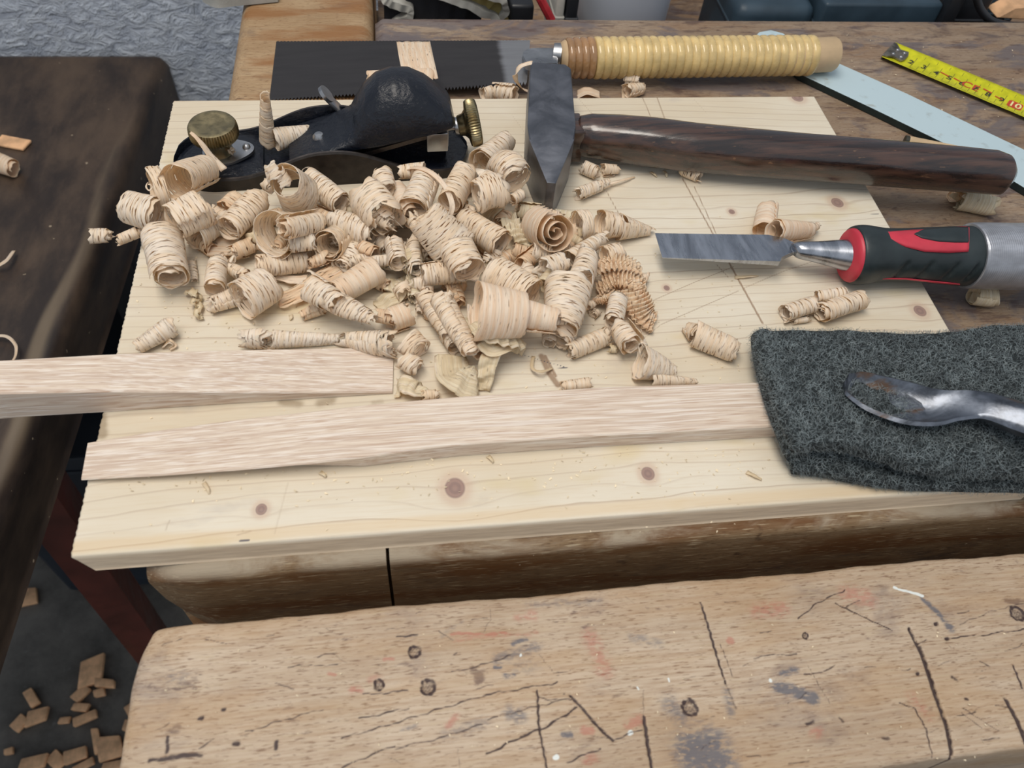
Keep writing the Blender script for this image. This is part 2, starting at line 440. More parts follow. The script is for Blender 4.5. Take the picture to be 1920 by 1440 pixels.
def slab(name, x0, x1, y0, y1, zt, th, rx, ry, er, mat, parent=None, hf=None, attrf=None, edge=None):
    """a thick plank: fine top grid with rounded arrises plus skirt; hf(X,Y) lowers the top; edge(X,Y) shifts the outline"""
    nx = max(3, int((x1 - x0) / rx)); ny = max(3, int((y1 - y0) / ry))
    X, Y = np.meshgrid(np.linspace(x0, x1, nx), np.linspace(y0, y1, ny))
    Z = np.full_like(X, zt)
    dx = np.minimum(X - x0, x1 - X); dy = np.minimum(Y - y0, y1 - Y)
    for dd in (dx, dy):
        t = np.clip(1 - dd / er, 0, 1); Z -= er * (1 - np.sqrt(1 - t * t * .98)) * .8
    Xo, Yo = X.copy(), Y.copy()
    if edge: ex, ey = edge(X, Y); Xo = X + ex; Yo = Y + ey
    if hf is not None: Z += hf(Xo, Yo)
    vs = np.stack([Xo.ravel(), Yo.ravel(), Z.ravel()], 1)
    idx = np.arange(nx * ny).reshape(ny, nx)
    q = np.stack([idx[:-1, :-1], idx[:-1, 1:], idx[1:, 1:], idx[1:, :-1]], -1).reshape(-1, 4)
    loop = np.concatenate([idx[0, :], idx[1:, -1], idx[-1, :-1][::-1], idx[1:-1, 0][::-1]])
    fs = [tuple(a) for a in q.tolist()]
    levels = 5; base = len(vs); n = len(loop); allv = [vs]
    for k in range(1, levels + 1):
        low = vs[loop].copy(); low[:, 2] = low[:, 2] + (zt - th - low[:, 2]) * k / levels
        allv.append(low)
        for j in range(n):
            j2 = (j + 1) % n
            if k == 1: a, b_ = int(loop[j]), int(loop[j2])
            else: a, b_ = base + (k - 2) * n + j, base + (k - 2) * n + j2
            c_, d_ = base + (k - 1) * n + j2, base + (k - 1) * n + j
            fs.append((a, d_, c_, b_))
    fs.append(tuple(base + (levels - 1) * n + j for j in range(n)))
    vv = np.concatenate(allv)
    me = bpy.data.meshes.new(name); me.from_pydata(vv.tolist(), [], fs); me.update()
    if attrf:
        A = attrf(vv[:, 0], vv[:, 1], vv[:, 2]); setattrs(me, A)
    return link(name, me, mat, parent, True)
def pxl(pts, z): return [(at(a, b, z).x, at(a, b, z).y) for a, b in pts]

# ================================================================== THE ROOM
def struct(o): o['kind'] = 'structure'; return o
struct(box('floor', -3, 3, -2.5, 3, -.1, 0, MAT['concrete']))
YW = .90
b = bmesh.new()
bmesh.ops.create_grid(b, x_segments=10, y_segments=10, size=.5)
b.free()
struct(box('wall_back', -3, 3, YW, YW + .12, 0, 2.6, MAT['plaster']))

# ================================================================== WORKBENCH
ZT = ZB - .015
bench = empty('workbench', (0.25, .4, 0), 'heavy old beech workbench with front vise jaw carrying the pine board and tools', 'workbench')
def sub(o, p=bench):
    o.parent = p; o.matrix_parent_inverse = Matrix.Translation(-Vector(p.location)); return o
def rough_edge(seed, amp=.0012, sc=40, chips=0):
    def f(X, Y):
        ex = np.zeros_like(X); ey = np.zeros_like(Y)
        def nz(a, s): return (np.sin(a * sc + s) + .6 * np.sin(a * sc * 2.7 + s * 2) + .4 * np.sin(a * sc * 7.1 + s * 3)) * .5
        ey += amp * nz(X, seed); ex += amp * nz(Y, seed + 5)
        return ex, ey
    return f
X1 = .95
sub(slab('bench_top', -.0132, X1, .157, .605, ZT, .085, .006, .006, .006, MAT['bench'], None, edge=None))
sub(slab('end_piece', -.1150, -.0148, .157, .80, ZT, .085, .004, .004, .010, MAT['endcap'], None))
# front rail : the worn face under the board, its left end knocked round
def front_rail():
    rings = []
    prof = []   # (y, z) section
    for k in range(7): a = PI / 2 * k / 6; prof.append((.1565 - .007 * math.sin(a) , ZT + .0002 - .007 * (1 - math.cos(a))))
    prof += [(.1492, ZT - .03), (.1492, ZT - .06), (.1500, ZT - .12), (.158, ZT - .12), (.158, ZT)]
    return prof
for nm, xa, xb in (('front_rail', -.0135, X1), ('front_end_block', -.1185, -.0150)):
    prof = front_rail(); rings = []
    N = 60
    for i in range(N + 1):
        x = xa + (xb - xa) * i / N
        el = x - xa if nm == 'front_end_block' else .1
        ring = []
        for (y, z) in prof:
            xx = x; yy = y + .0007 * noise.noise(Vector((x * 40, z * 60, 3)))
            zz = z + (.0006 * noise.noise(Vector((x * 30, y * 60, 7))) if z > ZT - .02 else 0)
            if el < .03:
                k = 1 - el / .03
                if z > ZT - .03: zz -= .006 * k ** 3
                yy += .004 * k ** 3
                if z < ZT - .025: xx += .016 * k * min(1, (ZT - .025 - z) / .03)
            ring.append(Vector((xx, yy, zz)))
        rings.append(ring)
    sub(loft(nm, rings, MAT['bench_front']))
sub(box('tool_tray', -.0132, X1, .606, .80, ZT - .10, ZT - .088, MAT['bench']))
sub(box('tray_rail', -.0132, X1, .80, .83, ZT - .10, ZT, MAT['endcap'], None, .002))
for sx in (-.03, .80):
    for sy in (.22, .72):
        sub(box('leg', sx, sx + .08, sy, sy + .08, 0, ZT - .0855 - (.015 if sy > .6 else 0), MAT['bench_front'], None, .003))
sub(box('stretcher', .05, .80, .24, .28, .15, .25, MAT['bench_front'], None, .003))

# the vise jaw with all its scars --------------------------------------------------
def r7(*p): return [(640 + a / 3, 960 + c / 3) for a, c in p]
def r8(*p): return [(1280 + a / 3, 960 + c / 3) for a, c in p]
def r6(*p): return [(a / 3, 960 + c / 3) for a, c in p]
ZJ = -.015
MARKS = [  # (polyline, width mm, strength, depth mm)
    (r7((0, 1440), (300, 1310)), .35, .8, .2), (r7((0, 1275), (270, 1195), (800, 1030), (1220, 960)), .35, .8, .2),
    (r7((100, 1165), (240, 1130), (380, 1105)), .4, .8, .1), (r7((300, 1330), (560, 1270), (800, 1190)), .4, .7, .1),
    (r7((820, 1360), (1000, 1270), (1150, 1210), (1320, 1105)), .5, .9, .3), (r7((1100, 1010), (1112, 1200), (1155, 1440)), .55, .95, .6),
    (r7((1285, 1030), (1400, 1160), (1525, 1285)), .7, .95, .5), (r7((1700, 1160), (1722, 1300), (1750, 1440)), .8, 1, .8),
    (r7((1700, 1000), (1700, 1160)), .4, .5, .1), (r7((120, 1025), (380, 1005)), .4, .8, .1), (r7((620, 900), (800, 860), (950, 810)), .4, .7, .1),
    (r7((310, 700), (430, 695)), .4, .9, .1), (r7((1110, 800), (1200, 910), (1290, 890)), .25, .6, .1), (r7((1270, 1410), (1455, 1330)), .4, .8, .1),
    (r7((1105, 1040), (1180, 1062), (1290, 1055)), .3, .7, .1), (r7((1520, 1285), (1690, 1225)), .35, .8, .1), (r7((800, 680), (840, 600), (835, 540)), .3, .5, .1),
    (r7((820, 1165), (1000, 1120), (1280, 1050)), .35, .7, .1), (r7((650, 1330), (665, 1440)), .3, .5, .1),
    (r8((100, 510), (160, 700), (245, 960)), .6, .95, .5), (r8((245, 960), (300, 1100)), .9, .5, .2), (r8((210, 740), (285, 930)), .35, .6, .1),
    (r8((650, 600), (760, 510), (915, 435)), .35, .8, .2), (r8((860, 510), (1010, 580), (1180, 660)), .35, .9, .2),
    (r8((1280, 660), (1350, 800), (1420, 1000), (1490, 1200), (1525, 1400)), .9, 1.2, 1.6), (r8((1340, 760), (1420, 1020), (1500, 1230)), 1.3, .7, .3),
    (r8((1820, 1050), (1880, 1170), (1930, 1300)), 1.0, 1.2, 1.2), (r8((1860, 860), (1915, 990)), .5, .9, .3), (r8((1215, 1070), (1300, 1100), (1370, 1220), (1410, 1370)), .4, .8, .3),
    (r8((1510, 705), (1700, 690), (1920, 660)), .3, .9, .2), (r8((700, 855), (780, 1000), (830, 1080)), .3, .6, .1), (r8((1580, 1100), (1780, 1230)), .3, .7, .1),
    (r8((1570, 1120), (1690, 1220)), .3, .7, .1), (r8((1560, 630), (1740, 560), (1920, 510)), .3, .6, .1), (r8((400, 820), (520, 805), (640, 800)), .4, .7, .1),
    (r8((1440, 630), (1425, 632)), 1.1, 1, .6), (r8((1485, 710), (1495, 708)), 1.2, 1, .6), (r8((1318, 905), (1325, 905)), 1.1, .9, .5), (r8((1520, 930), (1545, 945)), 1.2, .8, .3),
    (r8((1130, 1270), (1160, 1268)), 1.2, .7, .2), (r8((700, 1190), (730, 1180)), 1.2, .7, .2), (r8((1595, 1050), (1605, 1050)), .9, .9, .5), (r8((880, 1160), (900, 1180)), 1, .6, .1),
    (r8((720, 920), (855, 870)), .35, .7, .1), (r8((590, 1080), (700, 1020)), .35, .6, .1), (r6((840, 1400), (950, 1380), (1130, 1365)), 1.2, .9, .1),
    (r6((940, 1265), (938, 1345)), 1.1, .8, .1), (r6((1620, 870), (1900, 855)), .3, .7, .1), (r6((1380, 1240), (1600, 1170), (1820, 1110)), .35, .7, .1),
    (r6((1120, 1160), (1135, 1160)), 1, .8, .3), (r6((1255, 1108), (1265, 1108)), 1, .9, .3), (r6((1320, 1300), (1340, 1302)), 1.4, .9, .4), (r6((1560, 1290), (1550, 1340)), 1.1, .9, .1)]
for k in range(130):
    a, c_ = random.uniform(285, 1915), random.uniform(1110, 1435)
    L = random.uniform(4, 40); an = random.gauss(-.12, .35)
    MARKS.append(([(a, c_), (a + L * math.cos(an), c_ + L * math.sin(an))], random.uniform(.2, .45), random.uniform(.3, .7), .05))
NAILS = [(r7((413, 787))[0], 2.6), (r7((212, 970))[0], 2.1), (r7((487, 985))[0], 2.9), (r8((1880, 575))[0], 3.2), (r8((40, 1100))[0], 3.2), (r8((690, 700))[0], 1.4)]
BLUE = [(r8((530, 985), (620, 1005), (735, 1050)), 2.6, 1), (r8((560, 905), (640, 890)), 1.6, .8), (r8((1350, 490), (1430, 560), (1500, 640)), 1.4, .8), (r8((1505, 650), (1510, 650)), 2.2, 1),
    (r8((60, 1350), (160, 1330), (200, 1440)), 9, .9), (r8((250, 1000), (270, 1130)), 3, .5), (r7((950, 1130), (1000, 1150)), 4, .6), (r7((880, 830), (1100, 760)), 3.5, .5), (r7((1850, 1080), (1920, 1150)), 6, .5),
    (r7((1000, 880), (1080, 870)), 5, .35), (r6((960, 930), (1030, 930)), 4, .4), (r7((560, 700), (680, 620)), 1.5, .35), (r7((1640, 700), (1790, 740)), 3, .45), (r7((600, 1250), (800, 1180)), 4, .4),
    (r8((0, 1180), (150, 1190)), 4, .35), (r7((970, 740), (1040, 720)), 1.3, .8), (r7((1050, 520), (1450, 500)), 2.5, .4), (r7((1250, 1250), (1290, 1255)), 1.2, .9), (r7((430, 1200), (340, 1220)), 1.1, .5), (r7((920, 925), (970, 925)), 1.1, .9), (r7((860, 880), (895, 876)), .8, .9)]
RED = [(r7((620, 688), (930, 685)), .6, 1), (r7((640, 720), (1100, 680)), 1.5, .4), (r8((262, 725), (274, 727)), 1.2, 1.2), (r7((1400, 700), (1450, 800), (1480, 900)), 5, .5), (r7((60, 1000), (110, 1000)), 1.6, .8),
    (r7((240, 830), (290, 828)), 1, .7), (r7((1000, 590), (1080, 580)), 3, .5), (r8((420, 560), (560, 540)), 5, .5), (r8((930, 460), (1040, 480)), 6, .5), (r7((1370, 1230), (1400, 1235)), 2, 1), (r7((1610, 1200), (1680, 1170)), 2.6, .6),
    (r6((1850, 910), (1880, 910)), .9, .9), (r7((170, 940), (220, 935)), 2.5, .4), (r7((600, 1200), (650, 1150)), 2, .6), (r7((1380, 1400), (1420, 1390)), 3, .5), (r8((1290, 1040), (1380, 1140)), 4, .4), (r8((740, 1250), (760, 1230)), 3, .5)]
WHITE = [(r8((1190, 428), (1215, 440), (1280, 452), (1350, 470)), 1.0, 1), (r7((1005, 815), (1010, 800)), .5, 1), (r7((1838, 930), (1848, 955)), .5, 1), (r7((1665, 985), (1672, 998)), .5, 1), (r8((490, 945), (495, 950)), .7, 1), (r7((1210, 1375), (1200, 1385)), 1.2, 1), (r7((1620, 1250), (1632, 1245)), 1.2, 1)]
def jaw_attr(X, Y, Z):
    X = X + .0003 * np.sin(X * 500 + Y * 900) * np.sin(Y * 700 - X * 330) ; Y = Y + .0003 * np.sin(X * 410 + Y * 700) + .00012 * np.sin(X * 1300 - Y * 500)
    mk = np.zeros_like(X); bl = mk.copy(); rd = mk.copy(); wh = mk.copy()
    for p, wd, s, d in MARKS: mk = np.maximum(mk, min(1, s * .88) * seg_field(X, Y, pxl(p, ZJ), wd * .00078 + .00006))
    for p, r in NAILS:
        q = pxl([p], ZJ)[0]; d = np.hypot(X - q[0], Y - q[1]) / (r * .001)
        mk = np.maximum(mk, np.exp(-((d - .9) / .28) ** 2) * (.75 + .25 * np.sin(X * 2500 + Y * 1700))); mk = np.maximum(mk, (.38 + .12 * np.sin(X * 4200) * np.sin(Y * 3900)) * (d < .9))
    for p, wd, s in BLUE: bl = np.maximum(bl, s * seg_field(X, Y, pxl(p, ZJ), wd * .001))
    for p, wd, s in RED: rd = np.maximum(rd, s * seg_field(X, Y, pxl(p, ZJ), wd * .001))
    for p, wd, s in WHITE: wh = np.maximum(wh, s * seg_field(X, Y, pxl(p, ZJ), wd * .0009))
    return dict(mark=mk, blue=bl, red=rd, white=wh)
def jaw_h(X, Y):
    Z = np.zeros_like(X)
    for p, wd, s, d in MARKS:
        if d >= .2: Z -= d * .001 * seg_field(X, Y, pxl(p, ZJ), wd * .0008)
    for p, r in NAILS:
        q = pxl([p], ZJ)[0]; d = np.hypot(X - q[0], Y - q[1]) / (r * .001); Z -= .0007 * np.exp(-(d / .9) ** 4)
    Z += .0004 * np.sin(X * 55 + 2 * np.sin(Y * 60)) + .0002 * np.sin(X * 170 + Y * 90)
    # left corners knocked off
    for cx, cy, rr in ((-.114, .129, .02), (-.114, .045, .012)):
        d = np.hypot(X - cx, Y - cy); Z -= .004 * np.exp(-(d / (rr * .6)) ** 2)
    return Z
def jaw_edge(X, Y):
    ex, ey = rough_edge(2, .0006, 55)(X, Y)
    k = np.clip(1 - (X + .113) / .012, 0, 1)
    t = (Y - .087) / .042
    ex = ex + k * (.0035 * t ** 4 - .002)
    return ex, ey
sub(slab('vise_jaw', -.1130, .46, .0462, .1290, ZT, .10, .0005, .0005, .0035, MAT['beech'], None, jaw_h, jaw_attr, jaw_edge))
b = bmesh.new(); bmesh.ops.create_cone(b, cap_ends=True, segments=24, radius1=.014, radius2=.014, depth=.16, matrix=Matrix.Translation((.34, .14, ZT - .135)) @ Matrix.Rotation(PI / 2, 4, 'X'))
sub(bmobj('vise_screw', b, MAT['worn']))

# ================================================================== PINE BOARD
YF, YBk, XL, XR = .1556, .4717, -.1420, .2953
KNOTS = [(490, 955, .0035, .3), (853, 915, .0065, 1), (1215, 888, .0045, .8), (1570, 380, .0055, .5), (1725, 583, .005, .4), (1495, 183, .006, .4), (1372, 397, .0028, .2), (1250, 540, .0025, .1)]
SCR = [([(1205, 183), (1240, 265)], .5, .6), ([(1232, 183), (1262, 265)], .5, .7), ([(1280, 335), (1338, 440)], .5, .8), ([(1302, 350), (1345, 442)], .4, .7), ([(1367, 492), (1430, 606)], .6, .9),
    ([(1343, 495), (1366, 520)], .4, .6), ([(1225, 563), (1300, 530), (1375, 500)], .35, .6), ([(1240, 608), (1385, 545)], .35, .6), ([(1200, 640), (1240, 608)], .3, .5), ([(1085, 185), (1112, 215)], .3, .5),
    ([(1137, 358), (1160, 400)], .35, .7), ([(1395, 540), (1470, 508), (1560, 478)], .3, .6), ([(515, 1000), (540, 905)], .7, .3), ([(1015, 667), (1030, 700), (1046, 722)], 1.6, .9), ([(1022, 667), (1042, 705)], .8, .9),
    ([(445, 1003), (470, 996)], .6, .4), ([(310, 995), (318, 975)], .5, .4), ([(1300, 185), (1325, 212)], .3, .4), ([(1410, 880), (1430, 900)], .5, .3), ([(960, 215), (985, 250)], .3, .4)]
INK = [([(972, 663), (1065, 690)], .25, 1), ([(1036, 692), (1064, 689)], .35, 1), ([(450, 1014), (466, 1013)], .8, 1), ([(1632, 402), (1648, 401)], .4, .8)]
STN = [([(530, 752), (560, 758)], 3, 1), ([(600, 756), (622, 752)], 3, 1), ([(700, 755), (715, 753)], 2, .7), ([(188, 780), (192, 815)], 3, 1), ([(200, 475), (232, 600)], 1.2, .7), ([(395, 575), (430, 590)], 3, .3)]
def pine_attr(X, Y, Z):
    y = Y.copy(); x = X.copy(); kn = np.zeros_like(X)
    yy = y + .006 * np.sin(x * 7 + 1) * np.sin(y * 25) + .0015 * np.sin(x * 31 + y * 40)
    for a, c_, r, amp in KNOTS:
        q = at(a, c_); dx = X - q.x; dy = Y - q.y
        d2 = (dx / (r * 3.2)) ** 2 + (dy / (r * 1.9)) ** 2
        yy = yy - dy * .75 * np.exp(-d2) + .002 * np.exp(-d2) * amp
        kn = np.maximum(kn, np.exp(-((dx / r) ** 2 + (dy / (r * 1.15)) ** 2) * .9))
    # spacing: wide rings in front and behind, tight in the middle
    g = yy / .0082 + .6 * np.sin(yy * 40) + (Z - ZB) * 90
    sc = np.zeros_like(X); ik = sc.copy(); st = sc.copy()
    for p, wd, s in SCR: sc = np.maximum(sc, s * seg_field(X, Y, pxl(p, 0), wd * .001))
    for p, wd, s in INK: ik = np.maximum(ik, s * seg_field(X, Y, pxl(p, 0), wd * .0007) * (Z > ZB - .0004))
    for p, wd, s in STN: st = np.maximum(st, s * seg_field(X, Y, pxl(p, 0), wd * .001))
    ed = np.exp(-((Y - YF - .004) / .0035) ** 2) * (Z > ZB - .002)
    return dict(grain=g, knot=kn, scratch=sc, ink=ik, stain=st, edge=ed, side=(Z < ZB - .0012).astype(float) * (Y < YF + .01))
def pine_h(X, Y):
    Z = np.zeros_like(X)
    for p, wd, s in SCR: Z -= .0003 * s * seg_field(X, Y, pxl(p, 0), wd * .0008)
    return Z
def pine_edge(X, Y):
    k = np.clip(1 - (X - XL) / .003, 0, 1)
    return k * (.00018 * np.sin(Y * 900) * np.sin(Y * 370 + 1) + .00014 * np.sin(Y * 2100)), np.zeros_like(X)
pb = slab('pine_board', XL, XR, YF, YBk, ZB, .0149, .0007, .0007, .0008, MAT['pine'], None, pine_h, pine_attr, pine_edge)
# lower front left corner of the board is chamfered off
for v in pb.data.vertices:
    k = 1 - min(1, max(0, (v.co.x - XL) / .006)); kz = (ZB - v.co.z) / .015
    if kz > .15 and v.co.y < YF + .02: v.co.x += .005 * k * kz
tag(pb, 'large pale pine board with knots lying flat on the workbench under the shavings', 'board')

# ================================================================== OAK STICKS
def stick(name, stations, label, ext=None):
    """stations: (front_px, back_px, top z, bottom z, inset) -> lofted planed stick"""
    rings = []
    for fp, bp, zt, zb, ins in stations:
        a = at(*fp, zt); c_ = at(*bp, zt)
        e = .0006
        rings.append([Vector((a.x, a.y + ins, ZB + zb)), Vector((a.x, a.y, ZB + zt - e)), Vector((a.x, a.y + e, ZB + zt)),
                      Vector((c_.x, c_.y - e, ZB + zt)), Vector((c_.x, c_.y, ZB + zt - e)), Vector((c_.x, c_.y - ins * .3, ZB + zb))])
    # resample along length for smooth facets
    R = []
    for i in range(len(rings) - 1):
        for k in range(6):
            t = k / 6; R.append([rings[i][j].lerp(rings[i + 1][j], t) for j in range(6)])
    R.append(rings[-1])
    o = loft(name, R, MAT['oak'], None, auto=.35); rebase(o, R[len(R) // 2][0].copy()); return tag(o, label, 'wooden stick', 'planed oak sticks')
e_ = .0003
sA = stick('oak_stick', [((-160, 748), (-160, 690), .0200, e_, .0), ((0, 738), (0, 675), .0185, e_, .0), ((190, 734), (190, 664), .0160, e_, 0), ((330, 735), (330, 658), .0120, e_, 0),
    ((470, 736), (470, 655), .0080, e_, 0), ((620, 736), (620, 652), .0040, e_, 0), ((736, 735), (738, 651), .0016, e_, 0)],
    'planed oak stick jutting out over the left edge, its tapered end at the shavings')
sB = stick('oak_stick', [((152, 899), (165, 829), .0030, e_, .004), ((300, 891), (300, 806), .0045, e_, .006), ((443, 881), (443, 786), .0066, e_, .006), ((578, 869), (582, 771), .0085, e_, .004),
    ((677, 858), (690, 758), .0095, e_, .001), ((800, 840), (823, 746), .0100, e_, 0), ((870, 833), (870, 742), .0100, e_, 0), ((1113, 817), (1128, 725), .0100, e_, 0),
    ((1474, 798), (1449, 715), .0100, e_, 0), ((1720, 784), (1700, 700), .0100, e_, 0)],
    'longer oak stick in front, its right end pinned beneath the grey scouring pad')

# ================================================================== CURLED SHAVINGS
LAB = set()
def put(me, origin, label, group, mat, name='wood_shaving', cat='wood shaving', thick=.00022):
    me.transform(Matrix.Translation(-origin))
    o = link(name, me, mat); o.location = origin
    tag(o, label, cat, group)
    if thick:
        s = o.modifiers.new('thickness', 'SOLIDIFY'); s.thickness = thick; s.offset = 0
    return o
def curl(p1, p2, D1, D2, lift, turns, label, P=.15, inner=.62, bend=0, group='curled shavings in the heap', mat='shave', ph=None, rag=1.0, l2=None, base=0.0, wob=.06, seed=None):
    rnd = random.Random(seed if seed is not None else hash((p1, p2)) & 0xffff)
    l1 = lift * .001 + base; l2 = (l1 if l2 is None else l2 * .001 + base)
    D1 *= 1.07; D2 *= 1.07
    r1 = D1 / 2 * depth(*p1, l1 + .008) / F; r2 = D2 / 2 * depth(*p2, l2 + .008) / F
    A = at(*p1, l1 + r1); B = at(*p2, l2 + r2)
    ax = (B - A); L = ax.length; d = ax.normalized()
    up = Vector((0, 0, 1)); u = (up - d * up.dot(d))
    u = u.normalized() if u.length > .05 else Vector((1, 0, 0)); v = d.cross(u)
    N = int(22 * turns) + 6; K = max(8, min(30, int(L / .0009)))
    ph = rnd.uniform(0, 2 * PI) if ph is None else math.radians(ph)
    sg = rnd.choice((-1, 1)); s0 = rnd.uniform(0, 99)
    vs = []; uvs = []
    for i in range(N + 1):
        t = i / N; th = ph + sg * t * turns * 2 * PI
        fac = 1 - (1 - inner) * t
        for k in range(K + 1):
            s = k / K
            f_ = s * (1 - P) + t * P
            if k in (0, K):
                f_ += rag * .0013 / L * noise.noise(Vector((t * turns * 9, s0, k))) * 2
            if i in (0, N): thh = th + sg * .25 * noise.noise(Vector((s * 9, s0, i)))
            else: thh = th
            rr = (r1 + (r2 - r1) * f_) * fac * (1 + wob * math.sin(2 * thh + s0) + wob * 1.3 * noise.noise(Vector((math.cos(thh) * 1.3, math.sin(thh) * 1.3, s0 + f_ * 1.7))))
            rr *= 1 + .018 * noise.noise(Vector((f_ * L * 900, s0, t * 2)))
            c_ = A + ax * f_ + u * (bend * .001 * math.sin(PI * f_))
            vs.append(c_ + (u * math.cos(thh) + v * math.sin(thh)) * rr)
            uvs.append((t * turns * 2 * PI * max(r1, r2) * .8, s * L * (1 - P)))
    fs = []; W = K + 1
    for i in range(N):
        for k in range(K): fs.append((i * W + k, i * W + k + 1, (i + 1) * W + k + 1, (i + 1) * W + k))
    me = mesh('wood_shaving', vs, fs); ul = me.uv_layers.new(name='UVMap')
    for pl in me.polygons:
        for li in pl.loop_indices: ul.data[li].uv = uvs[me.loops[li].vertex_index]
    assert label not in LAB or True; LAB.add(label)
    return put(me, A.lerp(B, .5), label, group, MAT[mat])
def strip(pts, wid, label, mat='shave', group='curled shavings in the heap', crinkle=0, freq=0, n=40, K=8, wdir=None, taper=0, cat='wood shaving', name='wood_shaving', rag=1, thick=.00022, fray=0):
    """pts: (px,py,z mm) centre line; wid mm width or (start,end); wdir px direction of the width or None = horizontal across"""
    P3 = [at(a, c_, z * .001) for a, c_, z in pts]; cl = spline(P3, n)
    w0, w1 = wid if isinstance(wid, tuple) else (wid, wid)
    vs = []; uvs = []; acc = 0; s0 = len(label)
    for i, p in enumerate(cl):
        t = i / (n - 1)
        d = (cl[min(i + 1, n - 1)] - cl[max(i - 1, 0)]).normalized()
        if i: acc += (p - cl[i - 1]).length
        if wdir is not None: wv = Vector(wdir).normalized(); wv = (wv - d * wv.dot(d)).normalized()
        else: wv = d.cross(Vector((0, 0, 1))); wv = wv.normalized() if wv.length > .05 else Vector((1, 0, 0))
        nn = d.cross(wv)
        ww = (w0 + (w1 - w0) * t) * .001 * (1 - taper * t)
        for k in range(K + 1):
            s = k / K - .5
            off = nn * (crinkle * .001 * math.sin(freq * t * 2 * PI + 1.5 * math.sin(s * 4 + s0)) * (1 + 1.1 * noise.noise(Vector((t * 16, s * 4, s0)))) + crinkle * .0006 * noise.noise(Vector((t * 60, s * 7, s0))))
            off += nn * (.0006 * noise.noise(Vector((t * 5, s * 2, s0 + 4))))
            dd = d * (rag * .0012 * noise.noise(Vector((s * 14, s0, i))) if i in (0, n - 1) else 0)
            if fray and t < .3: dd = dd - d * fray * .001 * (1 - t / .3) * abs(noise.noise(Vector((s * 22, s0, 1))))
            vs.append(p + wv * s * ww + off + dd); uvs.append((acc, s * ww))
    W = K + 1; fs = [(i * W + k, i * W + k + 1, (i + 1) * W + k + 1, (i + 1) * W + k) for i in range(n - 1) for k in range(K)]
    me = mesh(name, vs, fs); ul = me.uv_layers.new(name='UVMap')
    for pl in me.polygons:
        for li in pl.loop_indices: ul.data[li].uv = uvs[me.loops[li].vertex_index]
    return put(me, P3[len(P3) // 2].copy(), label, group, MAT[mat], name, cat, thick)
# ================================================================== BLOCK PLANE
PL = Vector((-.0445, .4085, ZB)); PR = math.radians(3.5)
plane = empty('block_plane', PL, 'black block plane with brass knobs standing on the pine board behind the shavings', 'hand plane', None, (0, 0, PR))
def pl_body():
    rings = []; N = 64
    for i in range(N + 1):
        x = -.087 + .174 * i / N
        e = min(1, (x + .087) / .026) if x < 0 else min(1, (.087 - x) / .020)
        hw = .0238 * math.sqrt(max(.02, 1 - (1 - e) ** 2.2))
        t = (x - .004) / .036
        h = .0065 + .0165 * (math.exp(-abs(t) ** 2.4)) + .003 * math.exp(-((x + .075) / .02) ** 2)
        h = h if x < .05 else max(h, .0065)
        wth = .0026; fl = .0046
        if hw < .008: h = min(h, .0068)
        ring = [(-hw, 0), (hw, 0), (hw, h - .001), (hw - .0008, h), (hw - wth + .0004, h), (hw - wth, h - .001), (hw - wth - .002, fl), (0, fl - .0006), (-hw + wth + .002, fl), (-hw + wth, h - .001), (-hw + wth - .0004, h), (-hw + .0008, h), (-hw, h - .001)]
        rings.append([Vector((x, y, z)) for y, z in ring])
    o = loft('body', rings, MAT['japan'], plane, auto=.5)
    o.data.materials.append(MAT['side']); o.data.materials.append(MAT['worn'])
    for p in o.data.polygons:
        if abs(p.normal.y) > .6 and abs(p.center.y) > .9 * .0238 * .8 and p.center.y * p.normal.y > 0: p.material_index = 1
        elif p.normal.z > .5 and abs(p.center.y) > .0205 and p.center.z > .0075: p.material_index = 2
    return o
pl_body()
# casting humps : frog bed and toe pad
rings = []
for i in range(15):
    x = -.012 + .085 * i / 14; z = .0045 + .0215 * i / 14; hw = .0065
    rings.append([Vector((x, y, zz)) for y, zz in ((-hw, .004), (hw, .004), (hw * .8, z), (-hw * .8, z))])
loft('frog', rings, MAT['japan'], plane)
rings = []
for i in range(25):
    a = i / 24; x = -.084 + .048 * a; hw = .0215 * math.sqrt(max(.05, 1 - (1 - min(1, a / .5)) ** 2)) ; z = .0062 + .0022 * math.sin(PI * a)
    rings.append([Vector((x, y * hw, zz)) for y, zz in ((-1, .0042), (-.9, z - .0006), (-.5, z), (.5, z), (.9, z - .0006), (1, .0042))])
loft('toe_pad', rings, MAT['japan'], plane)
# front knob with eccentric lever
KX, KY = -.0605, .0005
rings = []
for zz, s in ((.0085, 1), (.0095, 1.02), (.0103, 1), (.0105, .9)):
    ring = []
    for j in range(40):
        a = 2 * PI * j / 40
        r = .0125 + .0045 * max(0, math.cos(a - math.radians(8))) ** 6
        ring.append(Vector((KX + .003 + s * r * math.cos(a), KY + s * r * .95 * math.sin(a), zz)))
    rings.append(ring)
loft('eccentric_lever', rings, MAT['steel'], plane)['label'] = 'flat steel lever plate under the knob'
lathe('lever_rivet', [(0, .0128), (.0012, .0126), (.0021, .0118), (.0024, .0105)], MAT['steel'], plane, 20, Matrix.Translation((KX + .0155, KY + .002, 0)))
lathe('knob_stem', [(.0085, .0100), (.0080, .0115), (.0072, .016), (.0080, .0195), (.0095, .021)], MAT['brass'], plane, 40, Matrix.Translation((KX, KY, 0)))
kn = lathe('front_knob', [(.0085, .0202), (.0124, .0208), (.0138, .0222), (.0140, .0255), (.0137, .0282), (.0128, .0296), (.0112, .0300), (.0095, .0297), (.005, .0290), (0, .0286)], MAT['brass'], plane, 208,
      Matrix.Translation((KX, KY - .001, 0)), (1, 4, 52, .0010), .9)
kn['label'] = 'knurled brass front knob'
